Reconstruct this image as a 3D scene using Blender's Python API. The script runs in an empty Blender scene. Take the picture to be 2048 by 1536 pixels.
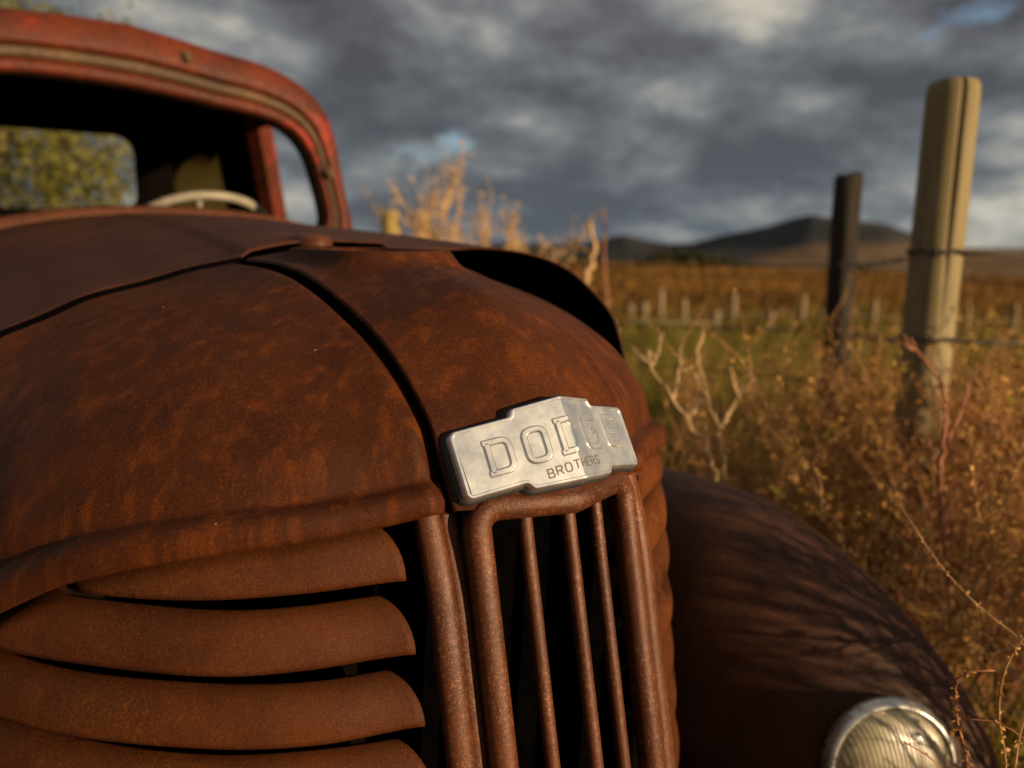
import bpy, math, random
import numpy as np
from mathutils import Matrix, Vector

random.seed(7)
rng = np.random.default_rng(11)
S = bpy.context.scene
COL = S.collection

# ------------------------------------------------------------------ camera
HC = 1.32                                   # eye height above the ground
F_PX = 1600.0
PHI = math.radians(35.0)                    # view direction, clockwise from the truck's axis (+Y)
PITCH = math.atan((768 - 495) / F_PX)
CAM = np.array([-0.50, -0.62, HC])
FW = np.array([math.sin(PHI) * math.cos(PITCH), math.cos(PHI) * math.cos(PITCH), -math.sin(PITCH)])
RT = np.array([math.cos(PHI), -math.sin(PHI), 0.0])
UP = np.cross(RT, FW)
cd = bpy.data.cameras.new('camera')
cam = bpy.data.objects.new('camera', cd)
COL.objects.link(cam)
M = Matrix.Identity(4)
for i in range(3):
    M[i][0], M[i][1], M[i][2], M[i][3] = RT[i], UP[i], -FW[i], CAM[i]
cam.matrix_world = M
cd.sensor_width = 36.0
cd.lens = F_PX / 2048 * 36
cd.clip_start = 0.02
cd.clip_end = 9000
cd.dof.use_dof = True
cd.dof.focus_distance = 0.83
cd.dof.aperture_fstop = cd.lens / 10.5
S.camera = cam

# ------------------------------------------------------------------ light
SUN_AZ, SUN_EL = math.radians(160.0), math.radians(9.0)      # azimuth clockwise from +Y
sun_dir = Vector((math.sin(SUN_AZ) * math.cos(SUN_EL), math.cos(SUN_AZ) * math.cos(SUN_EL), math.sin(SUN_EL)))
sd = bpy.data.lights.new('sun', 'SUN')
sd.energy = 5.0
sd.angle = math.radians(0.55)
sd.color = (1.0, 0.73, 0.44)
sun = bpy.data.objects.new('sun', sd)
COL.objects.link(sun)
sun.rotation_euler = sun_dir.to_track_quat('Z', 'Y').to_euler()

S.view_settings.view_transform = 'Standard'
S.view_settings.look = 'None'
S.view_settings.exposure = 0.5
S.view_settings.gamma = 1.0
S.view_settings.use_curve_mapping = False
S.render.engine = 'CYCLES'
S.cycles.use_denoising = True
S.cycles.max_bounces = 6
S.cycles.transparent_max_bounces = 6


# node helper -------------------------------------------------------
class NT:
    def __init__(s, tree):
        s.t = tree
        s.n = tree.nodes
        s.l = tree.links

    def add(s, typ, **kw):
        n = s.n.new(typ)
        for k, v in kw.items():
            setattr(n, k, v)
        return n

    def set(s, sock, v):
        if isinstance(v, bpy.types.NodeSocket):
            s.l.new(v, sock)
        else:
            sock.default_value = v

    def math(s, op, a, b=0.0, c=0.0, clamp=False):
        n = s.add('ShaderNodeMath', operation=op, use_clamp=clamp)
        s.set(n.inputs[0], a)
        s.set(n.inputs[1], b)
        s.set(n.inputs[2], c)
        return n.outputs[0]

    def noise(s, vec, scale, detail=4, rough=0.55, dist=0.0):
        n = s.add('ShaderNodeTexNoise')
        if vec is not None:
            s.l.new(vec, n.inputs['Vector'])
        n.inputs['Scale'].default_value = scale
        n.inputs['Detail'].default_value = detail
        n.inputs['Roughness'].default_value = rough
        n.inputs['Distortion'].default_value = dist
        return n.outputs['Fac']

    def ramp(s, fac, stops, interp='LINEAR'):
        n = s.add('ShaderNodeValToRGB')
        cr = n.color_ramp
        cr.interpolation = interp
        while len(cr.elements) < len(stops):
            cr.elements.new(0.5)
        for e, (p, c) in zip(cr.elements, stops):
            e.position = p
            e.color = (c, c, c, 1) if isinstance(c, (int, float)) else (*c, 1)
        s.l.new(fac, n.inputs[0])
        return n.outputs[0]

    def mix(s, fac, a, b, blend='MIX'):
        n = s.add('ShaderNodeMix', data_type='RGBA', blend_type=blend)
        s.set(n.inputs[0], fac)
        s.set(n.inputs[6], a if isinstance(a, bpy.types.NodeSocket) else (*a, 1))
        s.set(n.inputs[7], b if isinstance(b, bpy.types.NodeSocket) else (*b, 1))
        return n.outputs[2]

    def mapping(s, vec, scale=(1, 1, 1), loc=(0, 0, 0), rot=(0, 0, 0)):
        n = s.add('ShaderNodeMapping')
        s.l.new(vec, n.inputs[0])
        n.inputs['Location'].default_value = loc
        n.inputs['Rotation'].default_value = rot
        n.inputs['Scale'].default_value = scale
        return n.outputs[0]

    def bump(s, h, strength=0.3, dist=0.01, normal=None):
        n = s.add('ShaderNodeBump')
        n.inputs['Strength'].default_value = strength
        n.inputs['Distance'].default_value = dist
        s.l.new(h, n.inputs['Height'])
        if normal is not None:
            s.l.new(normal, n.inputs['Normal'])
        return n.outputs[0]


# world: Nishita sky behind broken cloud -----------------------------
W = bpy.data.worlds.new('World')
S.world = W
W.use_nodes = True
w = NT(W.node_tree)
w.n.clear()
out = w.add('ShaderNodeOutputWorld')
bg = w.add('ShaderNodeBackground')
bg.inputs['Strength'].default_value = 0.1
w.l.new(bg.outputs[0], out.inputs[0])
sky = w.add('ShaderNodeTexSky', sky_type='NISHITA', sun_disc=False)
sky.sun_elevation = SUN_EL
sky.sun_rotation = SUN_AZ
tc = w.add('ShaderNodeTexCoord')
sep = w.add('ShaderNodeSeparateXYZ')
w.l.new(tc.outputs['Generated'], sep.inputs[0])
zc = w.math('MAXIMUM', sep.outputs[2], 0.0)
den = w.math('ADD', zc, 0.36)
cx = w.math('DIVIDE', sep.outputs[0], den)
cy = w.math('DIVIDE', sep.outputs[1], den)
comb = w.add('ShaderNodeCombineXYZ')
w.l.new(cx, comb.inputs[0])
w.l.new(cy, comb.inputs[1])
w.l.new(w.math('MULTIPLY', sep.outputs[2], 1.1), comb.inputs[2])
cv = comb.outputs[0]
SKYLOC = (0.4, 6.1, 0.4)
n_big = w.noise(w.mapping(cv, loc=SKYLOC), 0.8, 2, 0.5, 0.3)
n_mid = w.noise(w.mapping(cv, loc=SKYLOC), 2.7, 12, 0.55, 0.15)
n_fine = w.noise(w.mapping(cv, loc=(7.7, 2.2, 1.4)), 5.5, 8, 0.58, 0.2)
lit = w.math('ADD', w.math('MULTIPLY', n_mid, 0.68), w.math('MULTIPLY', n_fine, 0.32))
lit = w.math('ADD', lit, w.math('MULTIPLY', w.math('SUBTRACT', n_big, 0.5), 0.58))
lit = w.math('ADD', w.math('MULTIPLY', w.math('SUBTRACT', lit, 0.5), 1.28), 0.500)
cloud = w.ramp(lit, [(0.34, (0.054, 0.053, 0.059)), (0.43, (0.090, 0.091, 0.098)), (0.50, (0.136, 0.141, 0.145)),
                     (0.56, (0.215, 0.213, 0.200)), (0.63, (0.36, 0.335, 0.28)), (0.74, (0.56, 0.51, 0.42))])
low = w.ramp(sep.outputs[2], [(0.0, 1.0), (0.12, 0.6), (0.28, 0.0)])
cloud = w.mix(w.math('MULTIPLY', low, 0.40), cloud, (0.080, 0.112, 0.132))
cs = w.add('ShaderNodeVectorMath', operation='SCALE')
w.l.new(cloud, cs.inputs[0])
cs.inputs['Scale'].default_value = 10.3
gap = w.noise(w.mapping(cv, loc=(2.35, 1.2, 2.0)), 2.8, 5, 0.55, 0.2)
gapm = w.ramp(gap, [(0.66, 0.0), (0.74, 0.75)])
blue = w.mix(0.5, sky.outputs[0], (1.6, 2.6, 4.2))
skc = w.mix(gapm, cs.outputs[0], blue)
w.l.new(skc, bg.inputs[0])


# ------------------------------------------------------------------ helpers
def tag(o, label=None, cat=None, group=None, kind=None):
    if label: o['label'] = label
    if cat: o['category'] = cat
    if group: o['group'] = group
    if kind: o['kind'] = kind
    return o


def empty(name, loc):
    o = bpy.data.objects.new(name, None)
    o.empty_display_size = 0.1
    COL.objects.link(o)
    o.location = loc
    return o


def world_of(o):
    m = Matrix.Identity(4)
    while o is not None:
        m = (o.matrix_parent_inverse @ Matrix.Translation(o.location)) @ m
        o = o.parent
    return m


def make(name, verts, faces, mats, parent=None, smooth=True, midx=None, loc=None):
    """one mesh object; vertices are world coordinates unless loc gives the object's own origin"""
    me = bpy.data.meshes.new(name)
    verts = np.asarray(verts, float)
    if loc is not None:
        verts = verts - np.asarray(loc)
    me.from_pydata(verts.tolist(), [], [tuple(int(i) for i in f) for f in faces])
    for m in (mats if isinstance(mats, (list, tuple)) else [mats]):
        me.materials.append(m)
    if midx is not None:
        me.polygons.foreach_set('material_index', np.asarray(midx, dtype=np.int32))
    if smooth:
        me.polygons.foreach_set('use_smooth', np.ones(len(me.polygons), dtype=bool))
    me.update()
    o = bpy.data.objects.new(name, me)
    COL.objects.link(o)
    if loc is not None:
        o.location = loc
    if parent is not None:
        o.parent = parent
        o.matrix_parent_inverse = world_of(parent).inverted()
    return o


def solidify(o, t, mat_off=0, offset=-1):
    m = o.modifiers.new('thickness', 'SOLIDIFY')
    m.thickness = t
    m.offset = offset
    m.material_offset = mat_off
    m.material_offset_rim = 0
    return o


def spline(pts, n, closed=False):
    """Catmull-Rom through pts, resampled evenly by arc length"""
    P = np.asarray(pts, float)
    Q = np.vstack([2 * P[0] - P[1], P, 2 * P[-1] - P[-2]])
    out = []
    for i in range(1, len(Q) - 2):
        p0, p1, p2, p3 = Q[i - 1], Q[i], Q[i + 1], Q[i + 2]
        d1 = np.linalg.norm(p1 - p0) ** .5 + 1e-6
        d2 = np.linalg.norm(p2 - p1) ** .5 + 1e-6
        d3 = np.linalg.norm(p3 - p2) ** .5 + 1e-6
        m1 = d2 * ((p1 - p0) / d1 - (p2 - p0) / (d1 + d2) + (p2 - p1) / d2)
        m2 = d2 * ((p2 - p1) / d2 - (p3 - p1) / (d2 + d3) + (p3 - p2) / d3)
        for t in np.linspace(0, 1, 24, endpoint=False):
            t2, t3 = t * t, t * t * t
            out.append((2 * t3 - 3 * t2 + 1) * p1 + (t3 - 2 * t2 + t) * m1 + (-2 * t3 + 3 * t2) * p2 + (t3 - t2) * m2)
    out.append(P[-1])
    out = np.array(out)
    s = np.concatenate([[0], np.cumsum(np.linalg.norm(np.diff(out, axis=0), axis=1))])
    u = np.linspace(0, s[-1], n) if np.isscalar(n) else np.asarray(n) * s[-1]
    return np.stack([np.interp(u, s, out[:, k]) for k in range(out.shape[1])], -1)


def grid_faces(nu, nv, flip=False, base=0):
    f = []
    for i in range(nu - 1):
        for j in range(nv - 1):
            a = base + i * nv + j
            q = (a, a + 1, a + nv + 1, a + nv)
            f.append(q[::-1] if flip else q)
    return f


def grid_normals(P):
    du = np.gradient(P, axis=0)
    dv = np.gradient(P, axis=1)
    n = np.cross(du, dv)
    return n / (np.linalg.norm(n, axis=-1, keepdims=True) + 1e-12)


class MB:
    """collects tubes, leaves and boxes into one mesh"""
    def __init__(s):
        s.v, s.f, s.m = [], [], []

    def tube(s, pts, r, k=5, mi=0, cap=True):
        pts = [np.asarray(p, float) for p in pts]
        n = len(pts)
        rr = r if hasattr(r, '__len__') else [r] * n
        base = len(s.v)
        ref = np.array([0.31, 0.17, 0.93])
        for i, p in enumerate(pts):
            d = pts[min(i + 1, n - 1)] - pts[max(i - 1, 0)]
            d = d / (np.linalg.norm(d) + 1e-9)
            if abs(d @ ref) > 0.95:
                ref = np.array([0.9, 0.3, 0.1])
            a = np.cross(d, ref); a /= np.linalg.norm(a) + 1e-9
            b = np.cross(d, a)
            for j in range(k):
                t = 2 * math.pi * j / k
                s.v.append(p + rr[i] * (math.cos(t) * a + math.sin(t) * b))
        for i in range(n - 1):
            for j in range(k):
                s.f.append((base + i * k + j, base + i * k + (j + 1) % k, base + (i + 1) * k + (j + 1) % k, base + (i + 1) * k + j))
                s.m.append(mi)
        if cap:
            s.f.append(tuple(base + j for j in range(k))[::-1]); s.m.append(mi)
            s.f.append(tuple(base + (n - 1) * k + j for j in range(k))); s.m.append(mi)

    def leaf(s, p, d, nrm, ln, wd, mi=0):
        d = d / (np.linalg.norm(d) + 1e-9)
        a = np.cross(d, nrm); a /= np.linalg.norm(a) + 1e-9
        b = len(s.v)
        c = np.cross(a, d) * ln * 0.12
        s.v += [p, p + d * ln * .5 + a * wd * .5 + c, p + d * ln, p + d * ln * .5 - a * wd * .5 + c]
        s.f.append((b, b + 1, b + 2, b + 3)); s.m.append(mi)

    def box(s, lo, hi, mi=0):
        b = len(s.v)
        for x in (lo[0], hi[0]):
            for y in (lo[1], hi[1]):
                for z in (lo[2], hi[2]):
                    s.v.append(np.array([x, y, z]))
        for q in ((0, 1, 3, 2), (4, 6, 7, 5), (0, 4, 5, 1), (2, 3, 7, 6), (0, 2, 6, 4), (1, 5, 7, 3)):
            s.f.append(tuple(b + i for i in q)); s.m.append(mi)

    def build(s, name, mats, parent=None, smooth=True, loc=None):
        return make(name, s.v, s.f, mats, parent, smooth, s.m, loc)


def bevel(o, w_, seg=2):
    m = o.modifiers.new('bevel', 'BEVEL')
    m.width = w_; m.segments = seg; m.limit_method = 'ANGLE'
    return o


def at(px, depth, z=0.0):
    """a ground point by bearing (as a column of the photograph) and distance"""
    h = np.array([math.sin(PHI), math.cos(PHI), 0.0])
    p = CAM + depth * (h + RT * (px - 1024) / F_PX)
    return np.array([p[0], p[1], z])


# ------------------------------------------------------------------ materials
def new_mat(name):
    m = bpy.data.materials.new(name)
    m.use_nodes = True
    t = NT(m.node_tree)
    b = t.n['Principled BSDF']
    return m, t, b


def rust(name, dark, mid, hot, hot_lo=0.55, rough=(0.5, 0.8), bump=0.25, grain=420, chips=0.0, paint=None, metal=0.0, streak=0.0, spec=0.5, pale=None):
    m, t, b = new_mat(name)
    co = t.add('ShaderNodeTexCoord').outputs['Object']
    a = t.noise(co, 7, 7, 0.62, 0.4)
    base = t.mix(t.ramp(a, [(0.32, 0.0), (0.66, 1.0)]), dark, mid)
    patch = t.noise(t.mapping(co, loc=(3, 1, 7)), 4.3, 4, 0.6, 0.6)
    sp = t.noise(co, 55, 6, 0.72)
    hotm = t.math('MULTIPLY', t.ramp(sp, [(hot_lo, 0.0), (hot_lo + .16, 1.0)]), t.ramp(patch, [(0.44, 0.06), (0.66, 1.0)]))
    colr = t.mix(t.math('MULTIPLY', hotm, 0.45), base, hot)
    spk = t.noise(t.mapping(co, loc=(4, 9, 1)), 330, 3, 0.7)
    colr = t.mix(t.math('MULTIPLY', t.ramp(spk, [(0.52, 0.0), (0.70, 0.50)]), t.ramp(patch, [(0.36, 0.25), (0.62, 1.0)])), colr, hot)
    pu = t.noise(t.mapping(co, loc=(9, 4, 2)), 11, 5, 0.6, 0.5)
    colr = t.mix(t.ramp(pu, [(0.54, 0.0), (0.72, 0.55)]), colr, (dark[0] * .85, dark[1] * .85, dark[2] * 1.35))
    big = t.noise(t.mapping(co, loc=(8, 3, 6)), 2.1, 3, 0.5, 0.5)
    colr = t.mix(t.ramp(big, [(0.42, 0.0), (0.62, 0.55)]), colr, (dark[0] * .9, dark[1] * .9, dark[2] * 1.15))
    if streak:
        stn = t.noise(t.mapping(co, scale=(42, 42, 5)), 1.0, 4, 0.6)
        colr = t.mix(t.ramp(stn, [(0.5, 0.0), (0.72, streak)]), colr, hot)
    if paint:
        pn = t.noise(t.mapping(co, loc=(5, 5, 1)), paint[1], 5, 0.65, 0.8)
        colr = t.mix(t.ramp(pn, [(paint[2], 0.0), (paint[2] + .08, 0.9)]), colr, paint[0])
    fine = t.noise(co, grain, 3, 0.7)
    val = t.ramp(fine, [(0.28, 0.55), (0.5, 0.98), (0.74, 1.52)])
    colr = t.mix(1.0, colr, val, 'MULTIPLY')
    if pale:
        pf = t.noise(t.mapping(co, loc=(1, 8, 3)), 260, 4, 0.75)
        pm = t.noise(t.mapping(co, loc=(2, 2, 9)), 12, 3, 0.6)
        colr = t.mix(t.math('MULTIPLY', t.ramp(pf, [(0.53, 0.0), (0.68, 0.55)]), t.ramp(pm, [(0.42, 0.15), (0.62, 1.0)])), colr, pale)
    if chips:
        v = t.add('ShaderNodeTexVoronoi', feature='F1')
        t.l.new(co, v.inputs['Vector'])
        v.inputs['Scale'].default_value = 34
        cn = t.math('MULTIPLY', t.math('LESS_THAN', v.outputs['Distance'], 0.055),
                    t.math('GREATER_THAN', t.noise(t.mapping(co, loc=(4, 4, 4)), 9, 2), 0.60))
        colr = t.mix(t.math('MULTIPLY', cn, chips), colr, (0.42, 0.27, 0.15))
    t.l.new(colr, b.inputs['Base Color'])
    t.l.new(t.ramp(sp, [(0.3, rough[0]), (0.7, rough[1])]), b.inputs['Roughness'])
    b.inputs['Specular IOR Level'].default_value = spec
    b.inputs['Metallic'].default_value = metal
    h = t.math('ADD', t.math('MULTIPLY', fine, 0.5), t.math('MULTIPLY', sp, 1.0))
    dent = t.noise(t.mapping(co, loc=(6, 2, 5)), 9, 3, 0.5)
    b1 = t.bump(dent, 0.22, 0.012)
    t.l.new(t.bump(h, bump, 0.002, b1), b.inputs['Normal'])
    return m


M_RUST = rust('rust_nose', (0.033, 0.0092, 0.0032), (0.086, 0.0225, 0.0048), (0.24, 0.058, 0.004), 0.57, (0.50, 0.76), 0.34, 560, 1.0, streak=0.30, spec=0.11)
M_RUST_L = rust('rust_louver', (0.044, 0.0135, 0.0045), (0.108, 0.0305, 0.0064), (0.30, 0.082, 0.005), 0.57, (0.52, 0.76), 0.30, 560, 0.7, spec=0.11)
M_RUST_HOOD = rust('rust_hood', (0.040, 0.0125, 0.006), (0.086, 0.0245, 0.0085), (0.20, 0.052, 0.007), 0.62, (0.52, 0.8), 0.28, 480, 0.0, spec=0.2)
M_RUST_BAR = rust('rust_bar', (0.045, 0.0140, 0.005), (0.155, 0.0460, 0.0125), (0.36, 0.096, 0.008), 0.54, (0.34, 0.56), 0.45, 640, 0.0, metal=0.15, spec=0.36, pale=(0.40, 0.165, 0.075))
M_RUST_CAB = rust('rust_cab', (0.045, 0.011, 0.004), (0.115, 0.0185, 0.005), (0.40, 0.068, 0.004), 0.53, (0.46, 0.7), 0.3, 200, 0.0, paint=((0.24, 0.022, 0.008), 9.0, 0.58), spec=0.22)
M_RUST_COWL = rust('rust_cowl', (0.055, 0.020, 0.008), (0.13, 0.038, 0.012), (0.3, 0.085, 0.012), 0.5, (0.5, 0.75), 0.25, 200, 0.0, paint=((0.55, 0.03, 0.012), 5.0, 0.68), spec=0.3)
M_RUST_FENDER = rust('rust_fender', (0.036, 0.0135, 0.0055), (0.078, 0.027, 0.010), (0.22, 0.075, 0.015), 0.58, (0.55, 0.8), 0.2, 200, 0.0, spec=0.3)
M_TRIM = rust('faded_trim', (0.050, 0.028, 0.011), (0.11, 0.060, 0.022), (0.18, 0.075, 0.018), 0.55, (0.6, 0.85), 0.3, 160, 0.0)

m, t, b = new_mat('shaded_inside')
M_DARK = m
b.inputs['Base Color'].default_value = (0.004, 0.003, 0.0025, 1)  # near-black paints in the shade inside the body; dark rubber uses it too
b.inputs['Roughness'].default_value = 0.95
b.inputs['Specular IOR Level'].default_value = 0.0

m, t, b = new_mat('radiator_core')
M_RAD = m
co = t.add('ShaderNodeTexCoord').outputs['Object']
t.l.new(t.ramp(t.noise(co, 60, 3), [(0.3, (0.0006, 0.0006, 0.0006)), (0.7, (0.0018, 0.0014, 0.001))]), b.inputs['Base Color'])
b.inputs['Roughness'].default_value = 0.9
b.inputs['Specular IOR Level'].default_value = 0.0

m, t, b = new_mat('weathered_chrome')
M_CHROME = m
co = t.add('ShaderNodeTexCoord').outputs['Object']
n1 = t.noise(co, 38, 5, 0.65)
n2 = t.noise(t.mapping(co, loc=(3, 3, 3)), 420, 3, 0.7)
t.l.new(t.mix(t.ramp(n2, [(0.60, 0.0), (0.72, 0.35)]), t.mix(t.ramp(n1, [(0.35, 0.0), (0.7, 1.0)]), (0.72, 0.745, 0.76), (0.82, 0.825, 0.815)), (0.40, 0.33, 0.24)), b.inputs['Base Color'])
b.inputs['Metallic'].default_value = 1.0
t.l.new(t.ramp(n1, [(0.3, 0.38), (0.7, 0.50)]), b.inputs['Roughness'])
t.l.new(t.bump(n1, 0.05, 0.002), b.inputs['Normal'])

m, t, b = new_mat('dull_plated_rim')
M_RIM = m
co = t.add('ShaderNodeTexCoord').outputs['Object']
n1 = t.noise(co, 60, 5, 0.7)
n2 = t.noise(t.mapping(co, loc=(2, 5, 3)), 16, 4, 0.6)
spots = t.math('MULTIPLY', t.ramp(n1, [(0.50, 0.0), (0.60, 1.0)]), t.ramp(n2, [(0.40, 0.2), (0.6, 1.0)]))
t.l.new(t.mix(spots, (0.50, 0.50, 0.47), (0.13, 0.06, 0.025)), b.inputs['Base Color'])
t.l.new(t.math('SUBTRACT', 1.0, t.math('MULTIPLY', spots, 0.9)), b.inputs['Metallic'])
t.l.new(t.math('ADD', 0.40, t.math('MULTIPLY', spots, 0.4)), b.inputs['Roughness'])

m, t, b = new_mat('badge_back_rubber')
M_RUBBER = m
M_GRIME = new_mat('badge_grime')[0]
M_GRIME.node_tree.nodes['Principled BSDF'].inputs['Base Color'].default_value = (0.15, 0.142, 0.13, 1)
M_GRIME.node_tree.nodes['Principled BSDF'].inputs['Roughness'].default_value = 0.6
M_GRIME.node_tree.nodes['Principled BSDF'].inputs['Metallic'].default_value = 0.5
b.inputs['Base Color'].default_value = (0.012, 0.010, 0.009, 1)
b.inputs['Roughness'].default_value = 0.7

m, t, b = new_mat('headlight_glass')
M_LENS = m
co = t.add('ShaderNodeTexCoord').outputs['Object']
wv = t.add('ShaderNodeTexWave', wave_type='BANDS', bands_direction='X')
t.l.new(t.mapping(co, scale=(1, 0, 0)), wv.inputs['Vector'])
wv.inputs['Scale'].default_value = 52
wv.inputs['Distortion'].default_value = 1.2
dirt = t.noise(co, 22, 5, 0.6)
t.l.new(t.mix(t.ramp(dirt, [(0.35, 0.0), (0.7, 1.0)]), (0.24, 0.20, 0.115), (0.44, 0.39, 0.25)), b.inputs['Base Color'])
b.inputs['Roughness'].default_value = 0.38
b.inputs['Transmission Weight'].default_value = 0.25
b.inputs['Coat Weight'].default_value = 0.08
t.l.new(t.bump(wv.outputs['Fac'], 0.25, 0.002), b.inputs['Normal'])


def wood(name, c0, c1, c2, moss=None):
    m, t, b = new_mat(name)
    co = t.add('ShaderNodeTexCoord').outputs['Object']
    g = t.noise(t.mapping(co, scale=(38, 38, 2.2)), 1.0, 6, 0.65, 0.3)
    p = t.noise(co, 5, 4, 0.6)
    c = t.ramp(g, [(0.28, c0), (0.5, c1), (0.75, c2)])
    c = t.mix(t.ramp(p, [(0.4, 0.0), (0.75, 0.5)]), c, c0)
    if moss:
        c = t.mix(t.ramp(t.noise(t.mapping(co, scale=(14, 14, 1.2), loc=(2, 2, 2)), 1.0, 4), [(0.5, 0.0), (0.68, 0.75)]), c, moss)
    t.l.new(c, b.inputs['Base Color'])
    b.inputs['Roughness'].default_value = 0.9
    b.inputs['Specular IOR Level'].default_value = 0.2
    t.l.new(t.bump(g, 0.25, 0.003), b.inputs['Normal'])
    return m


M_POST = wood('pale_wood', (0.15, 0.118, 0.060), (0.235, 0.19, 0.105), (0.31, 0.25, 0.145), (0.19, 0.155, 0.045))
M_POSTD = wood('dark_wood', (0.016, 0.013, 0.010), (0.030, 0.024, 0.018), (0.05, 0.04, 0.03))
M_POSTF = wood('grey_wood', (0.14, 0.10, 0.06), (0.26, 0.20, 0.12), (0.38, 0.30, 0.19))
M_STUMP = wood('mossy_wood', (0.18, 0.125, 0.03), (0.30, 0.22, 0.08), (0.38, 0.29, 0.13), (0.18, 0.14, 0.015))
m, t, b = new_mat('rusty_wire')
M_WIRE = m
b.inputs['Base Color'].default_value = (0.045, 0.032, 0.026, 1)
b.inputs['Roughness'].default_value = 0.6


def foliage(name, cols, trans=0.35, scale=14.0, band=None):
    m, t, b = new_mat(name)
    geo = t.add('ShaderNodeNewGeometry')
    pos = geo.outputs['Position']
    if band:        # long patches lying across the line of sight
        pos = t.mapping(t.mapping(pos, rot=(0, 0, PHI)), scale=band)
    n = t.noise(pos, scale, 4, 0.7)
    k = len(cols)
    c = t.ramp(n, [(0.30 + 0.42 * i / max(1, k - 1), cc) for i, cc in enumerate(cols)])
    t.l.new(c, b.inputs['Base Color'])
    b.inputs['Roughness'].default_value = 0.75
    b.inputs['Specular IOR Level'].default_value = 0.25
    tr = t.add('ShaderNodeBsdfTranslucent')
    t.l.new(c, tr.inputs[0])
    mx = t.add('ShaderNodeMixShader')
    mx.inputs[0].default_value = trans
    t.l.new(b.outputs[0], mx.inputs[1])
    t.l.new(tr.outputs[0], mx.inputs[2])
    t.l.new(mx.outputs[0], t.n['Material Output'].inputs[0])
    return m


M_STEM = foliage('dry_stem', [(0.25, 0.125, 0.055), (0.48, 0.27, 0.12), (0.62, 0.38, 0.18)], 0.1, 30)
M_STEMR = foliage('reddish_stem', [(0.17, 0.065, 0.034), (0.36, 0.155, 0.080), (0.50, 0.25, 0.13)], 0.1, 30)
M_TWIG = foliage('tan_twig', [(0.36, 0.22, 0.10), (0.55, 0.36, 0.18), (0.62, 0.43, 0.23)], 0.15, 30)
M_SEED = foliage('dry_seed', [(0.30, 0.145, 0.028), (0.56, 0.31, 0.070), (0.76, 0.51, 0.18)], 0.15, 22)
M_SEEDR = foliage('rusty_seed', [(0.15, 0.055, 0.012), (0.38, 0.165, 0.026), (0.58, 0.31, 0.075)], 0.15, 22)
M_LEAFY = foliage('yellow_green_leaf', [(0.14, 0.110, 0.010), (0.30, 0.235, 0.022), (0.46, 0.37, 0.06)], 0.2, 16)
M_TREE = foliage('tree_leaf', [(0.055, 0.060, 0.012), (0.17, 0.16, 0.028), (0.34, 0.31, 0.075)], 0.4, 3.0)
M_DTREE = foliage('dark_tree_leaf', [(0.025, 0.026, 0.012), (0.05, 0.048, 0.02), (0.085, 0.07, 0.025)], 0.3, 0.5)
M_GRASS = foliage('dry_grass', [(0.085, 0.090, 0.012), (0.20, 0.175, 0.026), (0.46, 0.30, 0.075)], 0.35, 1.4)
M_BRUSH = foliage('golden_brush', [(0.040, 0.022, 0.008), (0.105, 0.052, 0.012), (0.24, 0.118, 0.020), (0.42, 0.22, 0.042)], 0.3, 1.0, (0.05, 0.30, 0.3))
m, t, b = new_mat('bark')
M_BARK = m
co = t.add('ShaderNodeTexCoord').outputs['Object']
g = t.noise(t.mapping(co, scale=(20, 20, 3)), 1, 5)
t.l.new(t.ramp(g, [(0.3, (0.10, 0.07, 0.045)), (0.7, (0.30, 0.23, 0.15))]), b.inputs['Base Color'])
b.inputs['Roughness'].default_value = 0.9
t.l.new(t.bump(g, 0.7, 0.02), b.inputs['Normal'])

m, t, b = new_mat('dry_field')
M_GROUND = m
co = t.add('ShaderNodeTexCoord').outputs['Object']
n1 = t.noise(co, 0.12, 6, 0.62, 0.5)
n2 = t.noise(co, 1.6, 7, 0.7)
n3 = t.noise(t.mapping(t.mapping(co, rot=(0, 0, PHI)), scale=(0.05, 0.30, 1)), 1.0, 4, 0.6)
c = t.ramp(n2, [(0.28, (0.055, 0.030, 0.010)), (0.52, (0.15, 0.080, 0.020)), (0.76, (0.27, 0.155, 0.042))])
c = t.mix(t.ramp(n1, [(0.40, 0.0), (0.62, 0.75)]), c, (0.25, 0.120, 0.020))
c = t.mix(t.ramp(n3, [(0.46, 0.0), (0.6, 0.7)]), c, (0.085, 0.050, 0.016))
t.l.new(c, b.inputs['Base Color'])
b.inputs['Roughness'].default_value = 0.95
b.inputs['Specular IOR Level'].default_value = 0.1
t.l.new(t.bump(n2, 0.9, 0.25), b.inputs['Normal'])

m, t, b = new_mat('hill_cloud_shade')
M_HILL = m
geo = t.add('ShaderNodeNewGeometry')
sp = t.add('ShaderNodeSeparateXYZ')
t.l.new(geo.outputs['Position'], sp.inputs[0])
nz = t.noise(geo.outputs['Position'], 0.006, 5, 0.6)
nf = t.noise(geo.outputs['Position'], 0.02, 6, 0.65)
dl = t.add('ShaderNodeVectorMath', operation='DOT_PRODUCT'); t.l.new(geo.outputs['Position'], dl.inputs[0]); dl.inputs[1].default_value = tuple(RT)
df = t.add('ShaderNodeVectorMath', operation='DOT_PRODUCT'); t.l.new(geo.outputs['Position'], df.inputs[0]); df.inputs[1].default_value = (math.sin(PHI), math.cos(PHI), 0)
cloud_shade = t.ramp(t.math('DIVIDE', dl.outputs['Value'], df.outputs['Value']), [(0.20, 0.8), (0.36, 0.0)])  # painted cloud shade reaches lower on the left, sunlit tan on the right
hgt = t.math('ADD', cloud_shade, t.math('MULTIPLY', sp.outputs[2], 0.028), t.math('MULTIPLY', t.math('SUBTRACT', nz, 0.5), 1.5))
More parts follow.
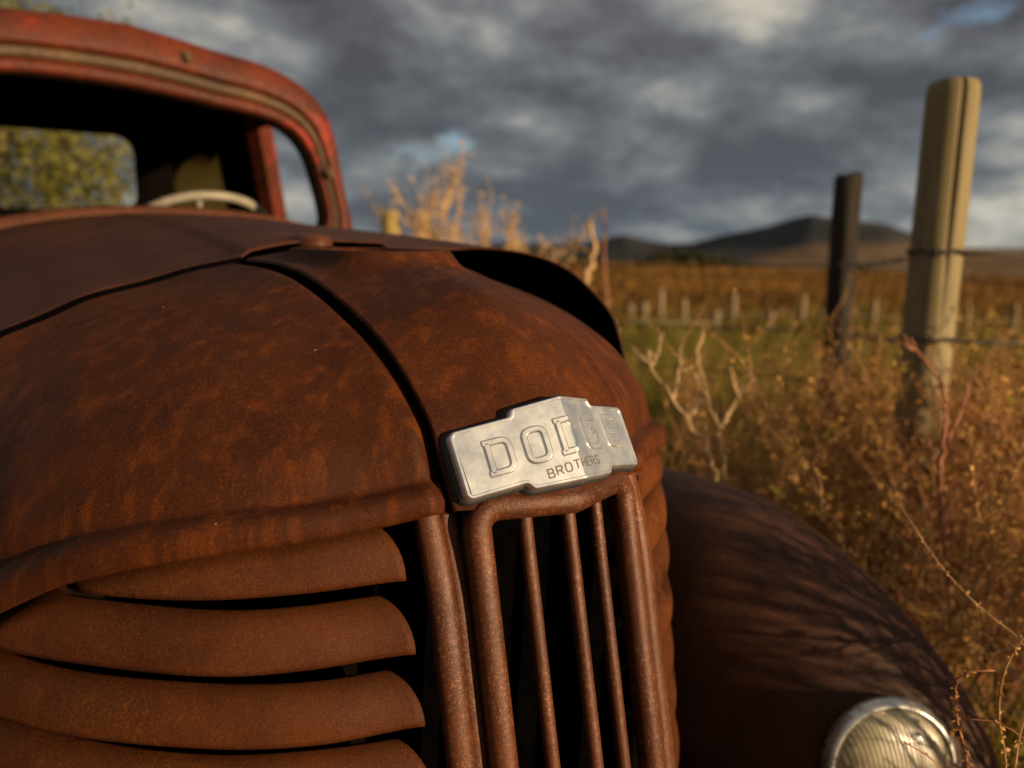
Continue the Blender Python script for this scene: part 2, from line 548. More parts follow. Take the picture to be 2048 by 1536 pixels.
c = t.mix(t.ramp(hgt, [(0.0, 0.0), (0.22, 1.0)]), t.ramp(nf, [(0.35, (0.13, 0.085, 0.05)), (0.65, (0.27, 0.18, 0.11))]),
          t.ramp(nf, [(0.35, (0.030, 0.037, 0.046)), (0.7, (0.090, 0.080, 0.072))]))  # dark blue-grey paints in cloud shadow and haze, tan the lit slopes
t.l.new(c, b.inputs['Base Color'])
b.inputs['Roughness'].default_value = 1.0
b.inputs['Specular IOR Level'].default_value = 0.0

m, t, b = new_mat('aged_upholstery')
M_SEAT = m
co = t.add('ShaderNodeTexCoord').outputs['Object']
t.l.new(t.ramp(t.noise(co, 9, 5), [(0.3, (0.34, 0.28, 0.13)), (0.7, (0.50, 0.42, 0.20))]), b.inputs['Base Color'])
b.inputs['Roughness'].default_value = 0.9
M_PANE = foliage('lit_patch', [(0.62, 0.50, 0.22), (0.82, 0.70, 0.38)], 0.92, 6)  # for an added translucent pane, backlit to give a lit patch
m, t, b = new_mat('bleached_plastic')
M_WHEEL = m
co = t.add('ShaderNodeTexCoord').outputs['Object']
t.l.new(t.ramp(t.noise(co, 20, 4), [(0.3, (0.20, 0.18, 0.13)), (0.7, (0.34, 0.31, 0.24))]), b.inputs['Base Color'])
b.inputs['Roughness'].default_value = 0.5

# ------------------------------------------------------------------ ground and hills
C0 = np.array([CAM[0], CAM[1], 0.0])


def crest(px):
    """height of the field's far edge relative to the eye, by bearing"""
    return np.interp(px, [-3000, 600, 1170, 1600, 2048, 3500], [-1.5, -1.5, -1.55, -1.9, -2.6, -2.2])


def ground_z(x, y):
    dx, dy = x - C0[0], y - C0[1]
    r = np.hypot(dx, dy)
    dep = dx * math.sin(PHI) + dy * math.cos(PHI)
    lat = dx * RT[0] + dy * RT[1]
    px = np.where(dep > 0.2, 1024 + F_PX * lat / np.maximum(dep, 0.2), np.where(lat > 0, 3500, -3000))
    cz = crest(np.clip(px, -3000, 3500)) + HC
    t = np.clip((r - 6) / 66, 0, 1)
    z = cz * t * t * (3 - 2 * t)
    z = z + 0.035 * np.sin(x * 0.9 + 1.3) * np.cos(y * 0.7) * np.clip((r - 2) / 4, 0, 1)
    z = z + 0.22 * np.sin(x * 0.11 + 0.6) * np.sin(y * 0.09 + 1.1) * np.clip((r - 20) / 30, 0, 1) * np.clip((85 - r) / 20, 0, 1)
    z = z - 9.0 * np.clip((r - 78) / 120, 0, 1) ** 1.3
    return z


na = 260
rad = np.concatenate([[0.0], np.geomspace(0.6, 90, 90), np.geomspace(100, 6000, 26)])
ang = np.linspace(0, 2 * math.pi, na, endpoint=False)
A, R = np.meshgrid(ang, rad)
gx, gy = C0[0] + R * np.cos(A), C0[1] + R * np.sin(A)
gz = ground_z(gx, gy)
V = np.stack([gx, gy, gz], -1).reshape(-1, 3)
Fc = []
for i in range(len(rad) - 1):
    for j in range(na):
        a, b_ = i * na + j, i * na + (j + 1) % na
        Fc.append((a, b_, b_ + na, a + na))
tag(make('ground', V, Fc, M_GROUND), 'dry golden brown field of weeds running to the foot of the hills', kind='structure')

# hills: a ring segment of real terrain, crest height varying with bearing
hp = [(-2200, 470), (-1200, 488), (-300, 486), (400, 492), (900, 490), (1040, 486), (1100, 489), (1170, 487), (1205, 477), (1245, 470), (1290, 480), (1330, 488), (1380, 486),
      (1430, 472), (1480, 462), (1530, 452), (1570, 439), (1610, 431), (1650, 438), (1700, 444), (1760, 453), (1800, 467), (1850, 485), (1900, 499), (1980, 506),
      (2060, 508), (2400, 494), (3000, 484), (4200, 490)]
hp = np.array(hp, float)
nb, nr = 420, 60
bear = np.linspace(math.atan((-2200 - 1024) / F_PX), math.atan((4200 - 1024) / F_PX), nb)
rr = np.geomspace(150, 1900, nr)
Hv = np.zeros((nb, nr, 3))
ph = rng.uniform(0, 6.28, (9, 2))
for i, be in enumerate(bear):
    px = 1024 + F_PX * math.tan(be)
    for j, r in enumerate(rr):
        rc = 1000 + 160 * math.sin(be * 5 + 1)
        x = C0[0] + r * math.sin(PHI + be)
        y = C0[1] + r * math.cos(PHI + be)
        top = (495 - np.interp(px, hp[:, 0], hp[:, 1])) / F_PX * rc * math.cos(be) + HC
        base = -9.0 + HC + (r - 150) / 850 * 4
        g = math.exp(-((r - rc) / (330 if r < rc else 500)) ** 2)
        z = base + (top - base) * g
        rough = 0
        for k in range(9):
            fq = 0.006 * 1.6 ** k
            rough += math.sin(x * fq + ph[k, 0]) * math.sin(y * fq * 1.15 + ph[k, 1]) / 1.55 ** k
        z += rough * 2.6 * min(1, max(0.12, (r - 150) / 500)) * (1 - 0.62 * g)
        Hv[i, j] = (x, y, z)
tag(make('hills', Hv.reshape(-1, 3), grid_faces(nb, nr, True), M_HILL), 'low dark hills with tan lower slopes beyond the field', kind='structure')

# ------------------------------------------------------------------ the truck
truck = empty('rusty_truck', (0.0, 1.6, 0.0))
tag(truck, 'rusted vintage truck with chrome name badge, slatted grille and empty windshield', 'truck')
Z0 = np.array([0, 0, HC])

BASE = np.array([(0, -.04), (.08, -.012), (.12, .003), (.165, .03), (.255, .06), (.33, .0985), (.4175, .175), (.493, .268), (.54, .36), (.57, .48), (.585, .62)])
_ps = spline(BASE, 400)


def planY(x): return np.interp(np.abs(x), _ps[:, 0], _ps[:, 1])


# --- nose: boundary curves of one half (x < 0), z relative to the eye
G_pts = [(-.130, .615, -.020), (-.1291, .486, -.0235), (-.1283, .3946, -.0325), (-.1275, .3156, -.0498), (-.1266, .2459, -.071), (-.1258, .1838, -.0938), (-.1249, .1293, -.1223),
         (-.124, .0944, -.148), (-.1232, .0675, -.1736), (-.1224, .052, -.2054), (-.1215, .0432, -.2236), (-.1215, .026, -.2535)]
R_pts = [(0, .645, -.002), (0, .56, -.008), (0, .45, -.0145), (0, .33, -.0235), (0, .26, -.031), (0, .205, -.041), (0, .152, -.056), (0, .108, -.089), (0, .071, -.120), (0, .040, -.151), (0, .010, -.185), (0, -.014, -.222), (0, -.022, -.2535)]
S_pts = [(-.130, .615, -.020), (-.165, .624, -.0275), (-.200, .628, -.0345), (-.2617, .630, -.052), (-.3407, .628, -.0715), (-.3915, .625, -.0935), (-.4216, .624, -.1055), (-.451, .622, -.1175),
         (-.492, .615, -.155), (-.526, .607, -.21), (-.552, .598, -.29)]
L_pts = [(-.1215, .026, -.2535), (-.186, .0519, -.2653), (-.2487, .0723, -.2716), (-.320, .1052, -.2785), (-.3696, .1409, -.289), (-.4029, .169, -.2996), (-.4281, .1925, -.309),
         (-.4452, .211, -.3185), (-.4663, .2337, -.3335), (-.4898, .2600, -.351), (-.535, .335, -.405), (-.566, .43, -.455), (-.581, .52, -.505), (-.589, .62, -.55)]
NU, NVV = 92, 150
vv = np.linspace(0, 1, NVV)
vv = vv + 0.10 * np.sin(2 * math.pi * vv) / (2 * math.pi) * -1     # a little denser at the ends
uu = np.linspace(0, 1, NU) ** 1.35
Gc = spline(G_pts, vv)
Lc = spline(L_pts, uu)
Sc = spline(S_pts, uu)
O_pts = [S_pts[-1], (-.574, .602, -.41), L_pts[-1]]
Oc = spline(O_pts, vv)
Rc = spline(R_pts, vv)
U = uu[:, None, None]; Vv = vv[None, :, None]
P = (1 - U) * Gc[None] + U * Oc[None] + (1 - Vv) * Sc[:, None] + Vv * Lc[:, None] \
    - ((1 - U) * (1 - Vv) * Gc[0] + U * (1 - Vv) * Oc[0] + (1 - U) * Vv * Gc[-1] + U * Vv * Oc[-1])
N = grid_normals(P)
if N[40, 60] @ np.array([-.5, -.6, .6]) < 0: N = -N
# groove beside the centre panel, rolled bead at the lip
du = np.concatenate([np.zeros((1, NVV)), np.cumsum(np.linalg.norm(np.diff(P, axis=0), axis=-1), axis=0)])
dv = np.linalg.norm(np.diff(P, axis=1), axis=-1)
sv = np.concatenate([np.cumsum(dv[:, ::-1], axis=1)[:, ::-1], np.zeros((NU, 1))], axis=1)       # distance to lip
wl = (0.034 + 0.014 * np.clip(-P[:, -1, 0] - .12, 0, .4) / .38)[:, None]
q = sv / wl
bead = np.where(q < 1, 0.011 * np.sin(math.pi * np.clip(q, 0, 1)) ** 0.9 + 0.002 * (1 - q), 0) - 0.0035 * np.exp(-((q - 1.1) / 0.28) ** 2)
groove = -0.016 * np.exp(-(du / 0.0090) ** 2)
P2 = P + N * (bead + groove)[..., None]
fl = P2[:, -1:] + np.array([0, .012, .002]) - N[:, -1:] * 0.012        # lip turned in
P2 = np.concatenate([P2, fl], axis=1)


def settle(a):
    """the left flank of the nose has been pushed back a little"""
    x, z = a[..., 0].copy(), a[..., 2]
    wz = np.clip((-z - .07) / .17, 0, 1)
    wz = wz * wz * (3 - 2 * wz)
    push = np.clip(.70 * (x - .145), 0, None)
    push = .078 * (1 - np.exp(-push / .078)) + .13 * np.clip(-z - .36, 0, .5) * np.clip((x - .15) / .06, 0, 1)
    a[..., 1] += wz * push
    a[..., 0] -= wz * .03 * np.clip((x - .3) / .2, 0, 1)
    return a


def both(name, arr, mats, parent, thick=None, flip=False, mo=0):
    r = []
    for sgn in (1, -1):
        a = arr.copy()
        a[..., 0] *= sgn
        if sgn < 0: a = settle(a)
        o = make(name, (a + Z0).reshape(-1, 3), grid_faces(a.shape[0], a.shape[1], flip ^ (sgn < 0)), mats, parent)
        if thick: solidify(o, thick, mo)
        r.append(o)
    return r


both('nose_side_panel', P2, [M_RUST, M_DARK], truck, 0.0022, flip=True, mo=1)

# centre panel: ridge to groove on both sides, raised, with the flat filler boss on top
wn = np.sin(np.linspace(-1, 1, 75) * math.pi / 2)
wn = np.sign(wn) * np.abs(wn) ** 0.95
NV2 = 260
v2 = np.linspace(0, 1, NV2)
Gs, Rs = spline(G_pts, v2), spline(R_pts, v2)
CP = np.zeros((len(wn), NV2, 3))
for i, ww in enumerate(wn):
    e = np.sqrt(ww * ww + 0.0014) ** 1.12 if abs(ww) < 1 else 1.0
    e = (e - 0.0014 ** .56) / ((1.0014) ** .56 - 0.0014 ** .56) if abs(ww) < 1 else 1.0
    CP[i, :, 0] = Gs[:, 0] * -ww
    CP[i, :, 1] = Rs[:, 1] + (Gs[:, 1] - Rs[:, 1]) * e
    CP[i, :, 2] = Rs[:, 2] + (Gs[:, 2] - Rs[:, 2]) * e
N2 = grid_normals(CP)
if N2[37, 150] @ np.array([0, -.7, .7]) < 0: N2 = -N2
edge = np.abs(np.abs(CP[..., 0]) - np.abs(Gs[None, :, 0]))
tt = np.clip(edge / 0.0055, 0, 1)
CP2 = CP + N2 * (-0.0235 + 0.0265 * np.sqrt(1 - (1 - tt) ** 2))[..., None]
d_ = ((np.abs(CP2[..., 0]) / .084) ** 4 + (np.abs(CP2[..., 1] - .455) / .132) ** 4) ** .25
h_ = np.where(d_ < 1, 1.0, np.clip(1 - (d_ - 1) / .42, 0, 1) ** 3.2)
ztop = -.0052 + (CP2[..., 1] - .30) * 0.020
h_ = h_ * np.clip(edge / 0.02, 0, 1) ** .7
znew = CP2[..., 2] + np.maximum(ztop - CP2[..., 2], 0) * h_
hole = np.clip((0.86 - d_) / 0.10, 0, 1)
znew = znew - 0.018 * hole ** .6
CP2[..., 2] = znew
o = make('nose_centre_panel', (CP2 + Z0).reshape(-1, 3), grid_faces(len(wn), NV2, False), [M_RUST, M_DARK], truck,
         midx=(edge[:-1, :-1] < .0024).reshape(-1).astype(int))  # outermost faces near-black, painting in the shaded side of the step
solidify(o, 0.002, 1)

# dark strips: shade painted into both grooves, and a seal between nose and hood
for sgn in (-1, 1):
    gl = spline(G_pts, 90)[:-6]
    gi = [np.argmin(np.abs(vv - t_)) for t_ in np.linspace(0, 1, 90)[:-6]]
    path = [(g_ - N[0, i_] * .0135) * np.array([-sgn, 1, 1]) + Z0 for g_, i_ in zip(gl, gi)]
    mb = MB(); mb.tube(path, .0038, 6); mb.build('groove_shade', M_DARK, truck)
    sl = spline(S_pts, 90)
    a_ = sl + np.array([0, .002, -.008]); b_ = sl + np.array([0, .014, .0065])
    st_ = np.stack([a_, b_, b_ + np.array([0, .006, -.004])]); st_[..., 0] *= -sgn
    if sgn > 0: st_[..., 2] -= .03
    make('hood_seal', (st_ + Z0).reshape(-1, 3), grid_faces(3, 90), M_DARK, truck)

# --- hood halves
COWL = [(0, 1.70, .088), (.12, 1.70, .085), (.25, 1.70, .072), (.38, 1.70, .045), (.48, 1.71, .005), (.55, 1.72, -.06), (.59, 1.73, -.17), (.60, 1.74, -.32)]
nh, nl = 70, 60
uh = np.linspace(0, 1, nh)
front_r = [(0, .655, .006), (.08, .650, .003), (.17, .645, .000), (.245, .632, -.002), (.292, .610, .0), (.347, .574, -.006), (.392, .545, -.0196), (.4295, .5206, -.0412), (.4668, .4964, -.0811),
           (.4945, .4784, -.1213), (.5085, .4693, -.1666), (.5190, .462, -.22), (.535, .45, -.34)]
front_l = [(0, .655, .006), (-.065, .648, -.002)] + [(p[0], p[1] + .021, p[2] + .0050) for p in S_pts] + [(-.578, .61, -.41)]
for sgn, fr in ((-1, front_l), (1, front_r)):
    fc = spline(fr, uh)
    rc_ = spline([(sgn * p[0], p[1], p[2]) for p in COWL], uh)
    H = np.zeros((nh, nl, 3))
    for j in range(nl):
        t_ = j / (nl - 1)
        H[:, j] = fc * (1 - t_) + rc_ * t_
        H[:, j, 2] += 0.012 * math.sin(math.pi * t_) * (1 - uh ** 2)
        # raised strip down the middle carrying on from the nose, fading out
        st = np.clip((0.128 - np.abs(H[:, j, 0])) / 0.010, 0, 1)
        H[:, j, 2] += 0.0075 * st * (1 - t_ * .7)
    o = make('hood_panel', (H + Z0).reshape(-1, 3), grid_faces(nh, nl, sgn > 0), [M_RUST_HOOD, M_DARK], truck)
    solidify(o, 0.0028, 1)

# ornament stump at the front of the hood
mb = MB()
prof = [(0.0001, .0120), (.014, .0118), (.022, .0104), (.0275, .0070), (.0300, .001), (.0315, -.008)]
k = 28
for (r, z) in prof:
    for j in range(k):
        a = 2 * math.pi * j / k
        mb.v.append(np.array([r * 1.05 * math.cos(a), .675 + r * 1.5 * math.sin(a), z + .010 + HC]))
mb.f += grid_faces(len(prof), k)
for i in range(len(prof) - 1): mb.f.append((i * k + k - 1, i * k, (i + 1) * k, (i + 1) * k + k - 1))
mb.m = [0] * len(mb.f)
mb.build('ornament_stump', M_RUST_BAR, truck)

# --- grille
def skin(x, z): return planY(x) + .20 * (z + .39)


def sweep(name, path, hw, hd, mat, parent, k=14):
    """rounded bar swept along a path; hw across, hd in depth"""
    path = np.asarray(path, float)
    n = len(path)
    vs = []
    for i in range(n):
        d = path[min(i + 1, n - 1)] - path[max(i - 1, 0)]
        d /= np.linalg.norm(d)
        outn = np.array([path[i][0] * 2.2, -1.0, .2]); outn -= d * (outn @ d); outn /= np.linalg.norm(outn)
        side = np.cross(d, outn)
        for j in range(k):
            a = 2 * math.pi * j / k
            ca, sa = math.cos(a), math.sin(a)
            vs.append(path[i] + side * hw * np.sign(ca) * abs(ca) ** .85 + outn * hd * np.sign(sa) * abs(sa) ** .85)
    fs = grid_faces(n, k) + [(i * k + k - 1, i * k, (i + 1) * k, (i + 1) * k + k - 1) for i in range(n - 1)]
    return make(name, np.array(vs) + Z0, fs, mat, parent)


frame = []
zt = -.2535
xc = .0960
for z in np.linspace(-1.02, zt - .022, 40): frame.append((-xc, skin(xc, z), z))
for a in np.linspace(0, 90, 8)[1:]:
    x = xc - .022 * (1 - math.cos(math.radians(a))); z = zt - .022 + .022 * math.sin(math.radians(a))
    frame.append((-x, skin(x, z), z))
for x in np.linspace(-xc + .022, 0, 10)[1:]: frame.append((x, skin(x, zt), zt))
frame = frame + [(-p[0], p[1], p[2]) for p in frame[-2::-1]]
fr_o = sweep('grille_frame', frame, .0138, .015, M_RUST_BAR, truck, 18)
for sgn in (-1, 1):
    sweep('grille_pillar', [(sgn * .132, skin(.136, z) + .003 + .016 * max(0, (z + .36) / .105) ** 1.7, z) for z in np.linspace(-1.02, -.255, 44)], .0140, .014, M_RUST_BAR, truck, 18)
    sweep('grille_fillet', [(sgn * .1145, skin(.117, z) + .0075 + .014 * max(0, (z + .36) / .11) ** 1.7, z) for z in np.linspace(-1.02, -.250, 44)], .010, .006, M_RUST_BAR, truck, 10)
for x in (-.046, 0, .046):
    sweep('grille_bar', [(x, skin(x, z) + (.006 if x else .010), z) for z in np.linspace(-1.02, -.250, 36)], .0074, .0075, M_RUST_BAR, truck, 12)
# bracket piece under the badge that closes the top of the grille
mb = MB()
n_ = 40
for z, off in ((-.2535, .004), (-.245, -.002), (-.235, -.003), (-.222, .004)):
    for x in np.linspace(-.112, .112, n_):
        mb.v.append(np.array([x, skin(x, z) + off, z + HC]))
mb.f = grid_faces(4, n_); mb.m = [0] * len(mb.f)
solidify(mb.build('grille_header', M_RUST, truck), .004)

# --- louvers
zl = [-.322, -.391, -.459, -.529, -.600, -.672, -.745]
for sgn in (-1, 1):
    for li, z_e in enumerate(zl):
        na_, ns_ = 14, 70
        L = np.zeros((na_, ns_, 3))
        for ia in range(na_):
            a = ia / (na_ - 1) * math.pi / 2
            inn = .036 * (1 - math.sin(a))
            z = z_e + (.0515, .0500, .0465, .051, .057, .057, .057)[li] * math.cos(a)
            x0 = .161 + .030 * (1 - math.sin(a)) ** 1.0
            xs_b = np.concatenate([np.linspace(x0, .50, 46), np.linspace(.50, .580, ns_ - 45)[1:]])
            yb = planY(xs_b) + .24 * (z_e + .39)
            tx = np.gradient(xs_b); ty = np.gradient(yb)
            ln = np.hypot(tx, ty)
            nx, ny = -ty / ln, tx / ln          # inward (towards the engine)
            wig = .0012 * np.sin(xs_b * 31 + li * 2.1 + sgn)
            lipz = np.interp(xs_b, [-p_[0] for p_ in L_pts], [p_[2] for p_ in L_pts])
            inn = inn + .030 * np.clip((z - lipz + .012) / .022, 0, 1)
            L[ia, :, 0] = (xs_b + nx * (inn + wig))
            L[ia, :, 1] = yb + ny * (inn + wig)
            L[ia, :, 2] = z + .0015 * np.sin(xs_b * 14 + li)
        L[..., 0] *= sgn
        # turned-in lower hem
        hem = L[-1:].copy(); hem[..., 1] += .006; hem[..., 2] += .001
        L = np.concatenate([L, hem])
        if sgn > 0: L = settle(L)
        o = make('louver', (L + Z0).reshape(-1, 3), grid_faces(L.shape[0], ns_, sgn > 0), [M_RUST_L, M_DARK], truck)
        solidify(o, .0018, 1)

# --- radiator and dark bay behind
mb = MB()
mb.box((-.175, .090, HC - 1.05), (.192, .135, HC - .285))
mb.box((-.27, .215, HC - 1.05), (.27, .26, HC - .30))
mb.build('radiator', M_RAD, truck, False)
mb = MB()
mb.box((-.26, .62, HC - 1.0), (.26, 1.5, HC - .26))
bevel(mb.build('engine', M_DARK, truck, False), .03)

for sgn in (-1, 1):  # unseen dark sheet added so the louver slits read as deep shade
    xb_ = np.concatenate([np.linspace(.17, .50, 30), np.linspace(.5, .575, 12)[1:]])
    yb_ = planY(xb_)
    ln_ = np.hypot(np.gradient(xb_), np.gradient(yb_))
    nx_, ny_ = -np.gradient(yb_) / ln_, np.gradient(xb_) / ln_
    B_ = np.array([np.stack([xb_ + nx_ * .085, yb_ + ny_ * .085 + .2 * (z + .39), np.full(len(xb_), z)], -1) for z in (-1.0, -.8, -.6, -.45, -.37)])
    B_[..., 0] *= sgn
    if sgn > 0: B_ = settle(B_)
    solidify(make('louver_shade_sheet', (B_ + Z0).reshape(-1, 3), grid_faces(B_.shape[0], B_.shape[1], sgn > 0), M_DARK, truck), .003)

# --- badge
BC = np.array([0, -.0035, -.1935])
UB = np.array([0, .503, .864]); NB = np.array([0, -.864, .503]); KB = .385


def bpt(a, b, h): return BC + np.array([a, 0, 0]) + UB * b - NB * KB * abs(a) + NB * h


half = [(0.0, .0455), (.050, .0440), (.0528, .0365), (.109, .0355), (.1135, .0305), (.1125, -.0300), (.1085, -.0345), (.0545, -.0335), (.0505, -.0410), (0.0, -.0445)]


def round_poly(p, r=.0035, n=4):
    out = []
    m_ = len(p)
    for i in range(m_):
        a, b_, c = np.array(p[i - 1]), np.array(p[i]), np.array(p[(i + 1) % m_])
        d1, d2 = (a - b_), (c - b_)
        l1, l2 = np.linalg.norm(d1), np.linalg.norm(d2)
        rr_ = min(r, l1 * .4, l2 * .4)
        s, e = b_ + d1 / l1 * rr_, b_ + d2 / l2 * rr_
        for t_ in np.linspace(0, 1, n):
            out.append((1 - t_) ** 2 * s + 2 * t_ * (1 - t_) * b_ + t_ * t_ * e)
    return np.array(out)


full = half + [(-a, b_) for a, b_ in half[-2:0:-1]]
ol = round_poly(full)
# insert points so that the fold is followed
den_ = []
for i in range(len(ol)):
    p, q_ = ol[i], ol[(i + 1) % len(ol)]
    nseg = max(1, int(np.linalg.norm(q_ - p) / .004))
    for k_ in range(nseg): den_.append(p + (q_ - p) * k_ / nseg)
ol = np.array(den_)


def inset(poly, d):
    n_ = len(poly)
    out = []
    for i in range(n_):
        a, b_ = poly[i - 1], poly[(i + 1) % n_]
        t_ = b_ - a; t_ /= np.linalg.norm(t_) + 1e-9
        nn = np.array([t_[1], -t_[0]])
        out.append(poly[i] + nn * d)
    return np.array(out)


area = 0.5 * np.sum(ol[:, 0] * np.roll(ol[:, 1], -1) - np.roll(ol[:, 0], -1) * ol[:, 1])
sgn_in = 1 if area < 0 else -1
loops = [(0.0, -.004), (0.0, .0085), (.0006, .0105), (.0016, .0116), (.0034, .0116), (.0044, .0107)]
vs, fs = [], []
n_ = len(ol)
for (d, h) in loops:
    for p in inset(ol, sgn_in * d): vs.append(bpt(p[0], p[1], h))
for i in range(len(loops) - 1):
    for j in range(n_):
        fs.append((i * n_ + j, i * n_ + (j + 1) % n_, (i + 1) * n_ + (j + 1) % n_, (i + 1) * n_ + j))
# face: columns of quads between top and bottom edge of the inner loop
inn = inset(ol, sgn_in * .0044)


def yb_at(a):
    ys = []
    for i in range(n_):
        p, q_ = inn[i], inn[(i + 1) % n_]
        if (p[0] - a) * (q_[0] - a) <= 0 and p[0] != q_[0]:
            ys.append(p[1] + (q_[1] - p[1]) * (a - p[0]) / (q_[0] - p[0]))
    return (max(ys), min(ys)) if ys else (0, 0)


cols = np.unique(np.round(np.concatenate([np.linspace(inn[:, 0].min() + 1e-4, inn[:, 0].max() - 1e-4, 120), [0.0]]), 6))
b0 = len(vs)
for a in cols:
    yt, ybm = yb_at(a)
    for t_ in (0, .33, .66, 1): vs.append(bpt(a, yt + (ybm - yt) * t_, .0107))
fs += grid_faces(len(cols), 4, base=b0)
badge = make('badge', np.array(vs) + Z0, fs, M_CHROME, truck, smooth=True)
em = badge.modifiers.new('split', 'EDGE_SPLIT'); em.split_angle = math.radians(24)
# black rubber backing round the badge
vs, fs = [], []
bo = inset(ol, -sgn_in * .0028)
for h in (-.010, .0035):
    for p in bo: vs.append(bpt(p[0], p[1], h))
for p in inset(ol, sgn_in * .001): vs.append(bpt(p[0], p[1], .0035))
for i in range(2):
    for j in range(n_): fs.append((i * n_ + j, i * n_ + (j + 1) % n_, (i + 1) * n_ + (j + 1) % n_, (i + 1) * n_ + j))
make('backing_pad', np.array(vs) + Z0, fs, M_RUBBER, badge)


def stroke_mesh(vs, fs, pl, wd, ht, bv, closed=False, h0=.0105):
    """ridge along a polyline on the badge face"""
    pl = [np.array(p, float) for p in pl]
    # subdivide
    q_ = []
    m_ = len(pl)
    for i in range(m_ if closed else m_ - 1):
        a, b_ = pl[i], pl[(i + 1) % m_]
        ns = max(1, int(np.linalg.norm(b_ - a) / .0022))
        for k_ in range(ns): q_.append(a + (b_ - a) * k_ / ns)
    if not closed: q_.append(pl[-1])
    m_ = len(q_)
    base = len(vs)
    prof_ = [(-wd, 0), (-wd + bv, ht), (wd - bv, ht), (wd, 0)]
    for i in range(m_):
        a = q_[i - 1] if (closed or i > 0) else q_[i]
        c = q_[(i + 1) % m_] if (closed or i < m_ - 1) else q_[i]
        d1 = q_[i] - a; d2 = c - q_[i]
        if np.linalg.norm(d1) < 1e-9: d1 = d2
        if np.linalg.norm(d2) < 1e-9: d2 = d1
        d1 = d1 / np.linalg.norm(d1); d2 = d2 / np.linalg.norm(d2)
        tg = d1 + d2; tg /= np.linalg.norm(tg) + 1e-9
        nn = np.array([-tg[1], tg[0]])
        sc = 1 / max(.5, abs(nn @ np.array([-d1[1], d1[0]])))
        for (o_, h) in prof_:
            p = q_[i] + nn * o_ * sc
            vs.append(bpt(p[0], p[1], h0 + h))
    rng_ = range(m_ if closed else m_ - 1)
    for i in rng_:
        i2 = (i + 1) % m_
        for j in range(3):
            fs.append((base + i * 4 + j, base + i * 4 + j + 1, base + i2 * 4 + j + 1, base + i2 * 4 + j))
    if not closed:
        fs.append((base, base + 1, base + 2, base + 3))
        e = base + (m_ - 1) * 4
        fs.append((e + 3, e + 2, e + 1, e))


def arc_corner(pts, r, n=4):
    """open polyline with rounded interior corners; r per corner or one value"""
    out = [np.array(pts[0], float)]
    for i in range(1, len(pts) - 1):
        a, b_, c = map(np.array, (pts[i - 1], pts[i], pts[i + 1]))
        l1, l2 = np.linalg.norm(a - b_), np.linalg.norm(c - b_)
        rr_ = min(r, l1 * .48, l2 * .48)
        s, e = b_ + (a - b_) / l1 * rr_, b_ + (c - b_) / l2 * rr_
        for t_ in np.linspace(0, 1, n): out.append((1 - t_) ** 2 * s + 2 * t_ * (1 - t_) * b_ + t_ * t_ * e)
    out.append(np.array(pts[-1], float))
    return out


def letter_big(ch, x, y, w_, h):
    """strokes in badge coordinates; x,y lower left of the outline"""
    s = .0032
    X0, X1, Y0, Y1 = x + s, x + w_ - s, y + s, y + h - s
    if ch == 'D':
        return [([(X0 - .0026, Y1)] + arc_corner([(X0 - .0024, Y1), (X1, Y1), (X1, Y0), (X0 - .0024, Y0)], .0085, 6) + [(X0 - .0026, Y0)], False),
                ([(X0 + .0012, Y1), (X0 + .0012, Y0)], False)]
    if ch == 'O':
        p = round_poly([(X0, Y0), (X1, Y0), (X1, Y1), (X0, Y1)], .0085, 6)
        return [(list(p), True)]
    if ch == 'G':
        return [(arc_corner([(X1 + .0006, Y1 - .0004), (X0, Y1), (X0, Y0), (X1, Y0), (X1, (Y0 + Y1) / 2 + .0005), (X1 - .0085, (Y0 + Y1) / 2 + .0005)], .0070, 6), False)]
    if ch == 'E':
        return [(arc_corner([(X1, Y1), (X0, Y1), (X0, Y0), (X1, Y0)], .0042, 5), False), ([(X0 + .002, (Y0 + Y1) / 2), (X1 - .002, (Y0 + Y1) / 2)], False)]


for ch, x, y, w_, h in (('D', -.0865, -.0185, .028, .0375), ('O', -.0490, -.0170, .0262, .0382), ('D', -.0150, -.0160, .0250, .0395), ('G', .0235, -.0135, .0275, .0385), ('E', .0655, -.0118, .0265, .0375)):
    vs, fs = [], []
    for pl, cl in letter_big(ch, x, y, w_, h):
        stroke_mesh(vs, fs, pl, .0033, .0019, .0014, cl)
    nm_ = len(fs)
    for pl, cl in letter_big(ch, x, y, w_, h):          # grime line pressed in round the letter
        stroke_mesh(vs, fs, pl, .00385, .00035, .0003, cl)
    lo = make('letter_' + ch.lower(), np.array(vs) + Z0, fs, [M_CHROME, M_GRIME], badge, smooth=False, midx=[0] * nm_ + [1] * (len(fs) - nm_))

SM = {'B': [[(0, 0), (0, 1), (.75, 1), (.9, .78), (.75, .53), (0, .53)], [(.75, .53), (1, .28), (.8, 0), (0, 0)]],
      'R': [[(0, 0), (0, 1), (.8, 1), (.95, .76), (.8, .5), (0, .5)], [(.5, .5), (1, 0)]],
      'O': [[(.2, 0), (0, .25), (0, .75), (.2, 1), (.8, 1), (1, .75), (1, .25), (.8, 0), (.2, 0)]],
      'T': [[(0, 1), (1, 1)], [(.5, 1), (.5, 0)]],
      'H': [[(0, 0), (0, 1)], [(1, 0), (1, 1)], [(0, .5), (1, .5)]],
      'E': [[(1, 1), (0, 1), (0, 0), (1, 0)], [(0, .5), (.8, .5)]],
      'S': [[(1, .85), (.75, 1), (.2, 1), (0, .78), (.2, .55), (.8, .45), (1, .22), (.8, 0), (.2, 0), (0, .15)]]}
xx = -.0335
